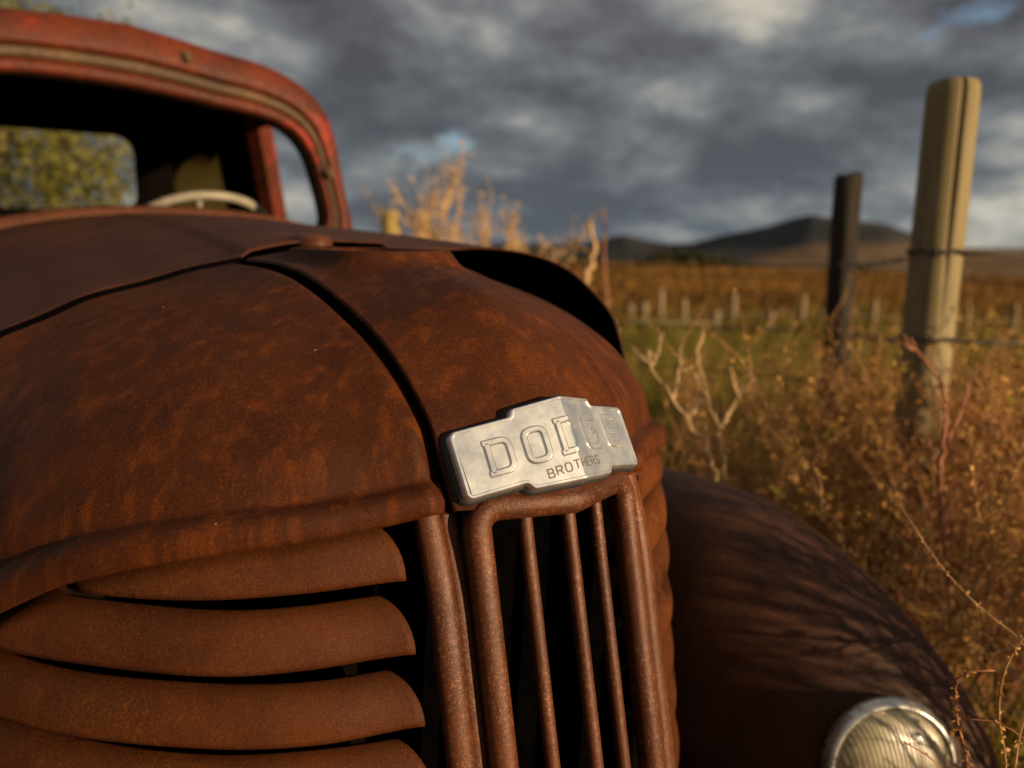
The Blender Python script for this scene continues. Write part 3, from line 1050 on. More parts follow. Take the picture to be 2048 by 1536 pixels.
for i, ch in enumerate('BROTHERS'):
    f_ = i / 7
    b_base = -.0338 + .0050 * f_
    vs, fs = [], []
    for pl in SM[ch]:
        stroke_mesh(vs, fs, [(xx + px_ * .0060, b_base + py_ * .0086) for px_, py_ in pl], .00080, .0006, .0003, False)
    make('small_letter_' + ch.lower(), np.array(vs) + Z0, fs, M_GRIME, badge, smooth=False)
    xx += .00885

# --- cab
def ray_plane(px, py):
    d = FW + RT * ((px - 1024) / F_PX) - UP * ((py - 768) / F_PX)
    # plane Y = 1.80 + .12 * z(rel)
    t_ = (1.80 - CAM[1]) / (d[1] - .12 * d[2])
    p = CAM + d * t_
    return p[0], p[2] - HC


outer = [ray_plane(*p) for p in [(712, 466), (697, 400), (684, 335), (671, 270), (652, 220), (627, 188), (600, 165), (560, 142), (520, 125), (400, 92), (262, 62)]]
inner = [ray_plane(*p) for p in [(648, 462), (658, 440), (652, 400), (641, 360), (628, 318), (610, 285), (588, 262), (555, 242), (470, 217), (370, 200), (262, 187)]]
XS = outer[-1][0]; inner[-1] = (XS, inner[-1][1])
nf = 80
oc = spline(outer, nf); ic = spline(inner, nf)


def yb(z): return 1.80 + .12 * z


def ring(t_, dy):
    p = oc * (1 - t_) + ic * t_
    r_ = np.stack([p[:, 0], yb(p[:, 1]) + dy, p[:, 1]], -1)
    l_ = r_[::-1][1:].copy(); l_[:, 0] = 2 * XS - l_[:, 0]
    a_ = np.concatenate([r_, l_])
    # the old cab sags towards the driver's side
    a_[:, 2] += .085 * np.clip(.20 - a_[:, 0], 0, .6) * np.clip(a_[:, 2] / .3, 0, 1)
    return a_


def loft(name, rings, mats, parent, flip=False, thick=None, mo=0):
    a = np.array(rings)
    o = make(name, (a + Z0).reshape(-1, 3), grid_faces(a.shape[0], a.shape[1], flip), mats, parent)
    if thick: solidify(o, thick, mo)
    return o


def scaled(r_, dx, dz, y):
    a = r_.copy()
    s_ = 1 + dx / .62
    a[:, 0] *= s_
    a[:, 2] += dz * np.clip((a[:, 2] + .02) / .3, 0, 1)
    a[:, 1] = y + .04 * a[:, 2]
    return a


r0 = ring(0, 0)
loft('windshield_frame', [ring(-.10, .075), ring(-.03, .03), ring(.05, .006), ring(.2, -.006), ring(.45, -.010), ring(.55, -.008), ring(.57, .010)], [M_RUST_CAB, M_DARK], truck, True)
loft('windshield_trim', [ring(.57, .012), ring(.585, .004), ring(.64, -.001), ring(.74, .001), ring(.76, .012)], M_TRIM, truck, True)
loft('windshield_lip', [ring(.76, .015), ring(.78, .008), ring(.86, .004), ring(.95, .006), ring(1.0, .016), ring(1.0, .06)], M_RUST_CAB, truck, True)
loft('windshield_reveal', [ring(1.0, .06), ring(1.0, .10), ring(.5, .11), ring(.12, .12)], M_DARK, truck, True)

top_i = [i for i in range(len(r0)) if r0[i, 2] > .40]
i0, i1 = top_i[0], top_i[-1] + 1
rf = ring(-.10, .075)
secs = [rf[i0:i1], scaled(rf, .012, .03, 2.15)[i0:i1], scaled(rf, .02, .04, 2.55)[i0:i1], scaled(rf, .01, .02, 2.9)[i0:i1], scaled(rf, -.02, -.02, 3.10)[i0:i1], scaled(rf, -.06, -.08, 3.18)[i0:i1]]
loft('roof', secs, [M_RUST_CAB, M_DARK], truck, True, .012, 1)

# back wall with the small rear window
def rrect(cx_, cz_, w2, h2, r_, n=10):
    p = []
    for sx, sz, a0 in ((1, 1, 0), (-1, 1, 90), (-1, -1, 180), (1, -1, 270)):
        for a in np.linspace(a0, a0 + 90, n):
            p.append((cx_ + sx * (w2 - r_) + r_ * math.cos(math.radians(a)), cz_ + sz * (h2 - r_) + r_ * math.sin(math.radians(a))))
    return np.array(p)


win = rrect(-.075, .305, .270, .155, .075)
pc = spline([(.352, .10), (.345, .16), (.340, .29), (.375, .355), (.45, .398), (.53, .405), (.565, .375), (.585, .24), (.595, .10)], 36)
pane = np.concatenate([pc, np.stack([np.linspace(.59, .357, 8)[1:-1], np.full(6, .10)], -1)])[::-1]  # outline of an added opening; its backlit pane gives the lit olive patch
for cx_, hw_, hole in ((-.165, .465, win), (.465, .165, pane)):
    ang_ = np.linspace(0, 2 * math.pi, 160, endpoint=False)

    def polar(poly, c_):
        d_p = np.concatenate([poly, poly[:1]])
        dense = np.concatenate([d_p[i] + (d_p[i + 1] - d_p[i]) * np.linspace(0, 1, 30, endpoint=False)[:, None] for i in range(len(d_p) - 1)]) - c_
        th_ = np.arctan2(dense[:, 1], dense[:, 0]) % (2 * math.pi)
        o_ = np.argsort(th_)
        rr_ = np.interp(ang_, th_[o_], np.hypot(dense[o_, 0], dense[o_, 1]), period=2 * math.pi)
        return np.stack([c_[0] + rr_ * np.cos(ang_), c_[1] + rr_ * np.sin(ang_)], -1)
    c_ = np.array([hole[:, 0].mean(), hole[:, 1].mean()])
    wal = polar(np.array([(cx_ - hw_, -.55), (cx_ + hw_, -.55), (cx_ + hw_, .59), (cx_ - hw_, .59)]), c_)
    hol = polar(hole, c_)
    sq = [np.stack([q_[:, 0], np.full(len(q_), y_), q_[:, 1]], -1) for q_, y_ in ((wal, 3.12), (hol, 3.10), (hol, 3.16), (wal, 3.17))]
    loft('back_wall', [np.concatenate([s_, s_[:1]]) for s_ in sq], M_DARK, truck, True)
make('lit_patch_pane', [np.array([p[0], 3.13, p[1] + HC]) for p in pane] + [np.array([p[0], 3.134, p[1] + HC]) for p in pane],
     [tuple(range(len(pane))), tuple(range(2 * len(pane) - 1, len(pane) - 1, -1))], M_PANE, truck, False)

# B pillars, doors, cowl
for sgn in (-1, 1):
    mb = MB()
    n_ = 12
    for zz in np.linspace(-.9, .50, n_):
        xo = .675 - .13 * max(0, zz - .05) - .10 * max(0, -zz - .5)
        for (x, y) in ((xo - .115, 2.62), (xo - .085, 2.56), (xo - .075, 2.585), (xo - .03, 2.57), (xo + .005, 2.95), (xo - .145, 2.95)):
            mb.v.append(np.array([sgn * x, y, zz + HC]))
    mb.f = grid_faces(n_, 6, sgn < 0) + [(i * 6 + 5, i * 6, (i + 1) * 6, (i + 1) * 6 + 5)[::(-1 if sgn < 0 else 1)] for i in range(n_ - 1)]
    mb.m = [1 if (j % 5) == 4 and j < 55 else (1 if j >= 55 else 0) for j in range(len(mb.f))]  # inner faces near-black, painting in the shade inside the cab
    o = mb.build('door_pillar', [M_RUST_CAB, M_DARK], truck, False)
    # rear quarter of the cab side
    mb = MB()
    for zz in np.linspace(-.9, .50, n_):
        xo = .655 - .13 * max(0, zz - .05) - .10 * max(0, -zz - .5)
        for y in (2.95, 3.05, 3.13): mb.v.append(np.array([sgn * (xo - .06 * max(0, (y - 3.0) / .13)), y, zz + HC]))
    mb.f = grid_faces(n_, 3, sgn < 0); mb.m = [0] * len(mb.f)
    solidify(mb.build('cab_side', [M_RUST_CAB, M_DARK], truck), .02, 1)
    # door skin below the window opening
    mb = MB()
    for zz in np.linspace(-.9, .045, 8):
        for y in np.linspace(1.84, 2.56, 8):
            mb.v.append(np.array([sgn * (.665 + .02 * math.sin((zz + .9) * 1.8)), y, zz + HC]))
    mb.f = grid_faces(8, 8, sgn < 0); mb.m = [0] * len(mb.f)
    door = solidify(mb.build('door', [M_RUST_CAB, M_DARK], truck), .04, 1)
    mb = MB()
    mb.tube([np.array([sgn * .70, 2.18, HC - .12]), np.array([sgn * .735, 2.20, HC - .12]), np.array([sgn * .735, 2.30, HC - .12])], .010, 8)
    mb.build('door_handle', M_RUST_BAR, door)
    # weatherstrip hanging ragged in the door opening behind the windshield post
    mb = MB()
    for i, zz in enumerate(np.linspace(.02, .42, 26)):
        jag = random.uniform(-.012, .016)
        xo = .60 - .16 * max(0, zz - .10) - .35 * max(0, zz - .32)
        mb.v += [np.array([sgn * xo, 1.915, zz + HC]), np.array([sgn * xo, 2.00 + jag + .05 * max(0, zz - .3), zz + HC])]
    mb.f = grid_faces(26, 2, sgn < 0); mb.m = [0] * 25
    solidify(mb.build('weatherstrip', M_DARK, truck, False), .01)

CW = [(0, .090), (.12, .088), (.25, .076), (.38, .052), (.48, .022), (.56, -.02), (.62, -.09), (.645, -.2), (.655, -.9)]
nc = 70
cc = spline(CW, nc)
cc2 = np.concatenate([cc[::-1] * np.array([1, 1]), (cc * np.array([-1, 1]))[1:]])


def cring(y, dz, sx=1.0):
    return np.stack([cc2[:, 0] * sx, np.full(len(cc2), y), cc2[:, 1] + dz], -1)


loft('cowl', [cring(1.71, -.006, .985), cring(1.715, .012, .99), cring(1.735, .020), cring(1.755, .022), cring(1.775, .018), cring(1.785, .008), cring(1.80, .008), cring(1.815, .022), cring(1.85, .026), cring(1.87, -.03)], [M_RUST_COWL], truck, True)
# dashboard
mb = MB(); mb.box((-.58, 1.90, HC - .18), (.58, 1.97, HC + .055)); bevel(mb.build('dashboard', M_DARK, truck, False), .015, 3)

# spare little clips on the windshield frame
for px, py in ((371, 115), (655, 347)):
    x, z = ray_plane(px, py)
    mb = MB(); c_ = np.array([x, yb(z) - .014, z + HC])
    mb.tube([c_ + np.array([0, .012, 0]), c_, c_ - np.array([0, .006, .004])], [.016, .016, .009], 10)
    mb.tube([c_ - np.array([0, .004, -.004]), c_ - np.array([0, .010, .016])], [.008, .007], 8)
    mb.build('wiper_stub' if py < 200 else 'screw_cover', M_TRIM, truck)

# steering wheel
sw_c = np.array([.225, 2.30, HC + .055]); R_ = .222
eps = math.radians(60)
e1 = np.array([1.0, 0, 0]); e2 = np.array([0, -math.sin(eps), math.cos(eps)]); e3 = np.array([0, math.cos(eps), math.sin(eps)])
mb = MB()
ringp = [sw_c + R_ * (math.cos(a) * e1 + math.sin(a) * e2) for a in np.linspace(0, 2 * math.pi, 49)]
mb.tube(ringp, .0145, 10, cap=False)
sw = mb.build('steering_wheel', M_WHEEL, truck)
for a in (math.radians(100), math.radians(220), math.radians(340)):
    mb = MB(); mb.tube([sw_c - e3 * .03, sw_c + R_ * .5 * (math.cos(a) * e1 + math.sin(a) * e2) - e3 * .02, sw_c + R_ * (math.cos(a) * e1 + math.sin(a) * e2)], [.014, .009, .009], 8)
    mb.build('spoke', M_WHEEL, sw)
mb = MB(); mb.tube([sw_c - e3 * .03, sw_c - e3 * .7], .018, 8); mb.build('steering_column', M_DARK, truck)

# seat
mb = MB(); mb.box((-.54, 2.50, HC - .52), (.54, 3.00, HC - .35)); seat = bevel(mb.build('seat', M_SEAT, truck, False), .05, 3)
mb = MB(); mb.box((-.54, 2.90, HC - .36), (.54, 3.04, HC + .07)); bevel(mb.build('seat_back', M_SEAT, truck, False), .045, 3)
# --- fenders
for sgn in (1, -1):
    crown = [(.70, 1.45, -1.00), (.71, 1.25, -.74), (.715, 1.0, -.57), (.72, .75, -.50), (.725, .50, -.475), (.735, .30, -.50), (.755, .15, -.575), (.775, .03, -.672), (.79, -.07, -.79), (.80, -.14, -.95), (.80, -.16, -1.10)]
    cc_ = spline(crown, 70)
    nt = 36
    Fv = np.zeros((70, nt, 3))
    for i in range(70):
        d = cc_[min(i + 1, 69)] - cc_[max(i - 1, 0)]
        d[0] = 0; d /= np.linalg.norm(d)
        nn = np.array([0, -d[2], d[1]])
        if nn[2] < 0 and i < 30: nn = -nn
        nn = np.array([0, d[2], -d[1]]) if (np.array([0, d[2], -d[1]])[2] > 0 or np.array([0, d[2], -d[1]])[1] < 0) else np.array([0, -d[2], d[1]])
        for j in range(nt):
            th_ = math.radians(-88 + 190 * j / (nt - 1))
            wid = .235 if th_ < 0 else .20
            hgt = .40 if th_ < 0 else .20
            Fv[i, j] = cc_[i] + np.array([wid * math.sin(th_), 0, 0]) - nn * hgt * (1 - math.cos(th_))
    Fv[..., 0] *= sgn
    o = make('fender', (Fv + Z0).reshape(-1, 3), grid_faces(70, nt, sgn > 0), [M_RUST_FENDER, M_DARK], truck)
    solidify(o, .004, 1)
    # inner apron between fender and engine bay
    mb = MB()
    mb.box((.44 if sgn > 0 else -.46, .34, HC - 1.2), (.46 if sgn > 0 else -.44, 1.6, HC - .50))
    mb.build('inner_apron', M_DARK, truck, False)
    # wheel
    wc = np.array([sgn * .76, .48, .36])
    mb = MB()
    prof = [(.20, -.07), (.30, -.085), (.345, -.07), (.36, -.03), (.36, .03), (.345, .07), (.30, .085), (.20, .07)]
    k_ = 40
    for a in np.linspace(0, 2 * math.pi, k_, endpoint=False):
        for (r_, x_) in prof: mb.v.append(wc + np.array([x_, r_ * math.cos(a), r_ * math.sin(a)]))
    for i in range(k_):
        for j in range(len(prof) - 1):
            a_, b_ = i * 8 + j, ((i + 1) % k_) * 8 + j
            mb.f.append((a_, b_, b_ + 1, a_ + 1)); mb.m.append(0)
    wheel = mb.build('wheel', M_RUBBER, truck)
    mb = MB()
    mb.tube([wc - np.array([.05, 0, 0]), wc + np.array([.05, 0, 0])], [.205, .205], 32)
    mb.build('rim', M_RUST_BAR, wheel)

# --- headlights
for sgn in (1, -1):
    hc = np.array([sgn * .668, -.012, HC - .826])
    ax = np.array([-.50, -.84, .17]) if sgn > 0 else np.array([.05, -.99, .05])
    ax /= np.linalg.norm(ax)
    e1 = np.cross(ax, [0, 0, 1]); e1 /= np.linalg.norm(e1); e2 = np.cross(e1, ax)
    k_ = 48

    def lathe(name, prof, mat, parent, wob=0):
        mb = MB()
        for (r_, d_) in prof:
            for j in range(k_):
                a = 2 * math.pi * j / k_
                rr_ = r_ + (wob * math.sin(a * 9) if wob else 0)
                mb.v.append(hc + ax * d_ + rr_ * (math.cos(a) * e1 + math.sin(a) * e2))
        n_ = len(prof)
        mb.f = grid_faces(n_, k_) + [(i * k_ + k_ - 1, i * k_, (i + 1) * k_, (i + 1) * k_ + k_ - 1) for i in range(n_ - 1)]
        mb.m = [0] * len(mb.f)
        return mb.build(name, mat, parent)
    hl = lathe('headlight', [(.001, -.17), (.035, -.165), (.065, -.14), (.088, -.09), (.098, -.04), (.100, -.012)], M_RUST_FENDER, truck)
    lathe('rim', [(.100, -.016), (.109, -.013), (.1130, -.004), (.111, .008), (.104, .015), (.099, .016), (.0965, .010)], M_RIM, hl)
    lathe('lens', [(.097, .009), (.092, .016), (.078, .024), (.055, .031), (.028, .035), (.0005, .036)], M_LENS, hl)
    mb = MB()
    mb.tube([hc - ax * .10 - e2 * .06, hc - ax * .12 - e2 * .16, np.array([sgn * .66, .12, HC - .98])], [.03, .024, .04], 10)
    mb.build('bracket', M_RUST_FENDER, hl)

# ------------------------------------------------------------------ near wire fence
def post_mesh(h, r, lean, split=False, taper=.93, cham=.025, seed=0, k=28, rough=0.0):
    rnd = random.Random(seed)
    mb = MB()
    zs = list(np.linspace(-.25, h - cham, 16)) + [h - cham * .45, h - cham * .12, h]
    for iz, z in enumerate(zs):
        f_ = max(0, z) / h
        rz = r * (1 + (taper - 1) * f_)
        if iz == len(zs) - 3: rz *= .97
        if iz == len(zs) - 2: rz *= .86
        if iz == len(zs) - 1: rz *= .62
        for j in range(k):
            a = 2 * math.pi * j / k
            q_ = rz * (1 + .012 * math.sin(2 * a + seed + z) + .004 * math.sin(3 * a + z * 3))
            q_ *= 1 + rough * (math.sin(4 * a + z * 2.1 + seed) + .7 * math.sin(7 * a - z * 5) + .5 * math.sin(z * 17 + a))
            if split and z > h * .60:
                da = (a - split + math.pi) % (2 * math.pi) - math.pi
                q_ -= r * .22 * math.exp(-(da / .07) ** 2) * min(1, (z - h * .60) / .35)
            zz_ = z + (rough * .10 * math.cos(a + 1) + rough * .10 * math.sin(3 * a) if iz >= len(zs) - 3 else 0)
            mb.v.append(np.array([q_ * math.cos(a) + lean[0] * z, q_ * math.sin(a) + lean[1] * z, zz_]))
    n_ = len(zs)
    mb.f = grid_faces(n_, k, True) + [(i * k, i * k + k - 1, (i + 1) * k + k - 1, (i + 1) * k) for i in range(n_ - 1)]
    mb.f.append(tuple((n_ - 1) * k + j for j in range(k)))
    mb.m = [0] * len(mb.f)
    return mb


def put(mb, p):
    mb.v = [v + p for v in mb.v]
    return mb


pA, pB = at(1846, 2.35), at(1678, 3.75)
pA[2], pB[2] = ground_z(pA[0], pA[1]), ground_z(pB[0], pB[1])
fence = empty('wire_fence', (pA[0], pA[1], pA[2]))
tag(fence, 'barbed wire fence with a thick pale post and a thinner dark post beside the truck', 'fence')
vdir = math.atan2(CAM[1] - pA[1], CAM[0] - pA[0])
o = put(post_mesh(HC + .462, .0735, (RT[0] * .017, RT[1] * .017), split=vdir + .42, seed=1, cham=.042, k=90), pA).build('post', M_POST, fence)
o['label'] = 'thick pale round post with a long split'
o = put(post_mesh(HC + .335, .062, (0.0, 0), seed=3, cham=.02, rough=.055), pB).build('post', M_POSTD, fence)
o['label'] = 'thinner dark weathered post'
dirn = (pB - pA); dirn[2] = 0
pC = pB + dirn * 3.2 - RT * 3.4; pC[2] = ground_z(pC[0], pC[1])
pD = pA + RT * 2.6 + np.array([.1, .1, 0]); pD[2] = ground_z(pD[0], pD[1])
for q_, s_ in ((pC, 5), (pD, 7)):
    put(post_mesh(HC + .2, .065, (.01, .01), seed=s_, cham=.02), q_).build('post', M_POSTD, fence)
for zA, zB, zC, zD in ((-.012, -.080, -.16, -.06), (-.262, -.385, -.66, -.32), (-.56, -.62, -.95, -.6)):
    mb = MB()
    side = -RT * .0
    pts = []
    fr_ = 1.01 * np.array([CAM[0] - pA[0], CAM[1] - pA[1], 0]) / np.hypot(CAM[0] - pA[0], CAM[1] - pA[1])
    nodes = [(pD + fr_ * .07, zD), (pA + fr_ * .077 + RT * .021, zA), (pB + fr_ * .068, zB), (pC + fr_ * .07, zC)]
    for (a_, za), (b_, zb) in zip(nodes[:-1], nodes[1:]):
        for t_ in np.linspace(0, 1, 14, endpoint=False):
            p = a_ * (1 - t_) + b_ * t_
            pts.append(np.array([p[0], p[1], HC + za * (1 - t_) + zb * t_ - .10 * t_ * (1 - t_) * .5]))
    mb.tube(pts, .0048, 6)
    wire = mb.build('wire', M_WIRE, fence)
    mb = MB()
    for i in range(2, len(pts) - 1, 2):
        p = pts[i]
        for s_ in (-1, 1):
            mb.tube([p - np.array([.01, .005, .012 * s_]), p, p + np.array([.012, -.004, .013 * s_])], .0028, 4)
    bb = mb.build('barbs', M_WIRE, wire); bb['kind'] = 'stuff'
    # wrap and staple on the thick post
    mb = MB()
    wrap = [pA + np.array([.0755 * math.cos(a), .0755 * math.sin(a), 0]) for a in np.linspace(0, 2 * math.pi, 30)]
    mb.tube([np.array([p[0] + RT[0] * .021, p[1] + RT[1] * .021, HC + zA + .006 * math.sin(i)]) for i, p in enumerate(wrap)], .0042, 6)
    mb.build('wire_wrap', M_WIRE, fence)

# ------------------------------------------------------------------ far paddock fence
pf0 = at(1250, 13.2)
pad = empty('paddock_fence', (pf0[0], pf0[1], ground_z(pf0[0], pf0[1])))
tag(pad, 'low old paddock fence of pale grey posts out in the field', 'fence')
tops = []
for i, (px, dep, h) in enumerate(((1180, 13.4, .58), (1262, 13.2, .40), (1290, 13.2, .44), (1320, 13.1, .66), (1368, 13.0, .52), (1432, 12.9, .36), (1466, 12.8, .64), (1540, 12.7, .34), (1602, 12.6, .62), (1648, 12.5, .42), (1745, 12.3, .56), (1936, 12.1, .48), (2030, 12.0, .54))):
    p = at(px, dep); p[2] = ground_z(p[0], p[1])
    put(post_mesh(h, random.uniform(.042, .062), (random.uniform(-.06, .06), random.uniform(-.04, .04)), seed=i, cham=.015, k=10), p).build('post', M_POSTF, pad)
    tops.append(p + np.array([0, 0, h * .8]))
for zo in (0.30, 0.12):
    mb = MB()
    mb.tube([np.array([p[0], p[1], ground_z(p[0], p[1]) + zo + .02 * math.sin(i)]) for i, p in enumerate(tops)], .012 if zo > .2 else .008, 5)
    mb.build('wire', M_POSTF, pad)
mb = MB()
a_, b_ = at(1236, 12.9), at(1425, 12.6)
mb.tube([np.array([*(a_ + (b_ - a_) * t_)[:2], ground_z(*(a_ + (b_ - a_) * t_)[:2]) + .14 + .01 * math.sin(t_ * 9)]) for t_ in np.linspace(0, 1, 8)], .045, 8)
mb.build('rail', M_POSTF, pad)

# stump post beyond the hood
p = at(786, 5.2); p[2] = ground_z(p[0], p[1])
sp_ = put(post_mesh(HC + .235, .062, (0, 0), seed=12, cham=.03, k=18), p).build('wooden_post', M_STUMP, loc=p)
tag(sp_, 'short mossy yellow post standing among dead twigs behind the hood', 'post')


# ------------------------------------------------------------------ plants
def branchy(mb, p, d, ln, r, lvl, rnd, leafsize=0.0, leaf_n=0, mi_stem=0, mi_leaf=(1,), spread=.55, kids=(4, 7), droop=0.0, sides=4):
    n = 6
    pts = [p.copy()]
    dd = d / np.linalg.norm(d)
    for i in range(n):
        dd = dd + np.array([rnd.gauss(0, .10), rnd.gauss(0, .10), rnd.gauss(0, .06) - droop * .12])
        dd /= np.linalg.norm(dd)
        pts.append(pts[-1] + dd * ln / n)
    rs = [r * (1 - .75 * i / n) for i in range(n + 1)]
    mb.tube(pts, rs, sides, mi_stem, cap=False)
    if leaf_n and lvl <= 1:
        for _ in range(leaf_n):
            t_ = rnd.uniform(.12, 1) * n
            i = min(n - 1, int(t_)); q_ = pts[i] + (pts[i + 1] - pts[i]) * (t_ - i)
            v = np.array([rnd.gauss(0, 1), rnd.gauss(0, 1), rnd.gauss(.3, .8)])
            s_ = leafsize * rnd.uniform(.5, 1.4)
            mb.leaf(q_ + v / np.linalg.norm(v) * r, v, np.array([rnd.gauss(0, 1), rnd.gauss(0, 1), rnd.gauss(0, 1)]), s_, s_ * rnd.uniform(.35, .65), rnd.choice(mi_leaf))
    if lvl > 0:
        for _ in range(rnd.randint(*kids)):
            t_ = rnd.uniform(.22, .98) * n
            i = min(n - 1, int(t_)); q_ = pts[i] + (pts[i + 1] - pts[i]) * (t_ - i)
            base = pts[i + 1] - pts[i]; base /= np.linalg.norm(base)
            v = base + np.array([rnd.gauss(0, spread), rnd.gauss(0, spread), rnd.gauss(.12, spread * .5)])
            branchy(mb, q_, v, ln * rnd.uniform(.32, .55), r * .55, lvl - 1, rnd, leafsize, leaf_n, mi_stem, mi_leaf, spread, kids, droop, sides)


def weed_variant(seed, h, kind):
    rnd = random.Random(seed)
    mb = MB()
    for s_ in range(rnd.randint(3, 5)):
        a = rnd.uniform(0, 6.28)
        d = np.array([math.cos(a) * .28, math.sin(a) * .28, 1.0])
        q_ = np.array([math.cos(a) * .03, math.sin(a) * .03, -.03])
        if kind == 'seed':
            branchy(mb, q_, d, h * rnd.uniform(.75, 1.05), .0062, 2, rnd, .016, 11, 0, (1, 1, 2), .5, (5, 7), .1, 4)
        elif kind == 'red':
            branchy(mb, q_, d, h * rnd.uniform(.75, 1.05), .0062, 2, rnd, .015, 11, 0, (1, 2, 2), .45, (5, 7), .2, 4)
        elif kind == 'leafy':
            branchy(mb, q_, d, h * rnd.uniform(.6, 1.0), .0045, 2, rnd, .021, 9, 0, (1, 3, 3, 3), .6, (4, 6), .1, 4)
        else:
            branchy(mb, q_, d, h * rnd.uniform(.7, 1.0), .006, 2, rnd, .012, 2, 0, (1,), .5, (3, 5), 0, 4)
    return mb


WM = [M_STEM, M_SEED, M_SEEDR, M_LEAFY]
WMR = [M_STEMR, M_SEED, M_SEEDR, M_LEAFY]
protos = {}
for kind, seeds in (('seed', (1, 2, 3)), ('red', (4, 5)), ('leafy', (6, 7, 8)), ('bare', (9, 10))):
    lst = []
    for sdd in seeds:
        mb = weed_variant(sdd, 1.0, kind)
        me_o = make('tmp', mb.v, mb.f, WMR if kind == 'red' else ([M_TWIG] + WM[1:] if kind == 'bare' else WM), None, False, mb.m)
        me = me_o.data
        bpy.data.objects.remove(me_o)
        lst.append(me)
    protos[kind] = lst

GR = {'seed': ('dry_weed', 'dry golden brown seeding weed in the thicket beyond the fender', 'weed', 'dry weeds beside the truck'),
      'red': ('russet_weed', 'russet dry weed with dark seed clusters in the thicket beyond the fender', 'weed', 'russet weeds beside the truck'),
      'leafy': ('green_weed', 'yellow green leafy weed growing between the dry stalks by the fence', 'weed', 'green weeds by the fence'),
      'bare': ('dead_shrub', 'bare tan dead shrub among the weeds', 'shrub', 'dead shrubs by the fence')}


def spot(px, dep):
    if dep > 4.2: return 'in the open grass between the two fences'
    if px > 1960: return 'at the right edge beyond the thick pale post'
    if px > 1760: return 'around the foot of the thick pale post'
    if px > 1600: return 'around the foot of the thin dark post'
    return 'between the nose of the truck and the dark post'


def plant(kind, px, dep, h, label=None, name=None, lean=(0, 0), var=None, group=True):
    me = protos[kind][var if var is not None else random.randrange(len(protos[kind]))]
    nm, lb, cat, gr = GR[kind]
    o = bpy.data.objects.new(name or nm, me)
    COL.objects.link(o)
    p = at(px, dep)
    o.location = (p[0], p[1], float(ground_z(p[0], p[1])))
    o.rotation_euler = (lean[0] + random.uniform(-.08, .08), lean[1] + random.uniform(-.08, .08), random.uniform(0, 6.28))
    s_ = h * random.uniform(.92, 1.08)
    o.scale = (s_ * random.uniform(.9, 1.15), s_ * random.uniform(.9, 1.15), s_)
    sz = 'tall' if h > .85 else ('middling' if h > .6 else 'short')
    look = {'seed': 'golden brown seeding weed', 'red': 'russet dark seeded weed', 'leafy': 'yellow green leafy weed', 'bare': 'bare dead shrub'}[kind]
    ph_ = sz + ' ' + look + ' ' + spot(px, dep)
    tag(o, label or ph_, cat, None if label else look + 's, ' + sz + ', ' + spot(px, dep))
    return o


def clear(px, dep):
    p = at(px, dep)
    # keep plants out of the truck's own footprint
    return not (-1.05 < p[0] < 1.06 and -.35 < p[1] < 3.6)


cnt = 0
# thicket beyond the fender, to the right and around the fence
for i in range(120):
    dep = 1.75 + 2.9 * random.random() ** 1.2
    px = 1340 + 910 * random.random() ** .72
    if not clear(px, dep) or (dep < 2.05 and px < 1790): continue
    h = (HC - np.interp(px, [1340, 1500, 1750, 1950, 2250], [.165, .175, .17, .13, .12]) * dep) * random.uniform(.66, .98)
    kind = random.choices(['seed', 'red', 'leafy', 'bare'], [4.4, 3.6, 1.0, 1.6])[0]
    if kind == 'bare': h *= .66
    if px < 1680 and (dep > 2.6 or random.random() < .4): kind = random.choices(['seed', 'leafy'], [2, 4])[0]; h *= .86
    plant(kind, px, dep, h)
# lower greener growth behind
for i in range(70):
    dep = random.uniform(4.2, 10)
    px = random.uniform(1180, 2150)
    if not clear(px, dep): continue
    plant(random.choice(['leafy', 'leafy', 'seed']), px, dep, max(.26, (HC - .15 * dep)) * random.uniform(.7, 1.05))
# off to the right of the fender: the stalks whose shadows fall across it
for i, (x, y, h, kd) in enumerate(((1.16, -.50, 1.0, 'bare'), (1.30, -.62, 1.05, 'bare'), (1.22, -.72, 1.0, 'bare'), (1.42, -.40, 1.0, 'red'), (1.36, -.90, 1.1, 'bare'), (1.55, -.85, 1.1, 'seed'), (1.62, -1.1, 1.15, 'red'), (1.12, -.36, .85, 'bare'), (1.48, -.6, 1.05, 'bare'), (1.27, -.42, .95, 'bare'), (1.08, -.22, .80, 'bare'), (1.20, -.30, .90, 'bare'), (1.05, -.42, .78, 'bare'), (1.33, -.30, .92, 'bare'), (1.40, -.75, 1.05, 'bare'), (1.10, -.62, .90, 'bare'), (1.24, -.95, 1.05, 'bare'))):
    me = random.choice(protos[kd])
    o = bpy.data.objects.new(GR[kd][0], me); COL.objects.link(o)
    o.location = (x, y, 0); o.rotation_euler = (0, 0, random.uniform(0, 6)); o.scale = (h, h, h * 1.05)
    tag(o, GR[kd][1], GR[kd][2], GR[kd][3])

# dead shrubs seen over the hood and beside the nose
def shrub(name, px, dep, h, seed, label, stems=6, spread=.5, r=.011, kids=(3, 5), mat=M_TWIG, lvl=2, opening=.35, seeds=2):
    rnd = random.Random(seed)
    p = at(px, dep); p[2] = ground_z(p[0], p[1])
    mb = MB()
    if lvl > 1: h *= .80
    for s_ in range(stems):
        a = rnd.uniform(0, 6.28)
        d = np.array([math.cos(a) * opening, math.sin(a) * opening, 1.0])
        branchy(mb, p + np.array([0, 0, -.03]), d, h * rnd.uniform(.8, 1.02), r, lvl, rnd, .034, seeds, 0, (0,), spread, kids, 0, 5)
    o = mb.build(name, mat, None, False, loc=p)
    tag(o, label, 'shrub')
    return o


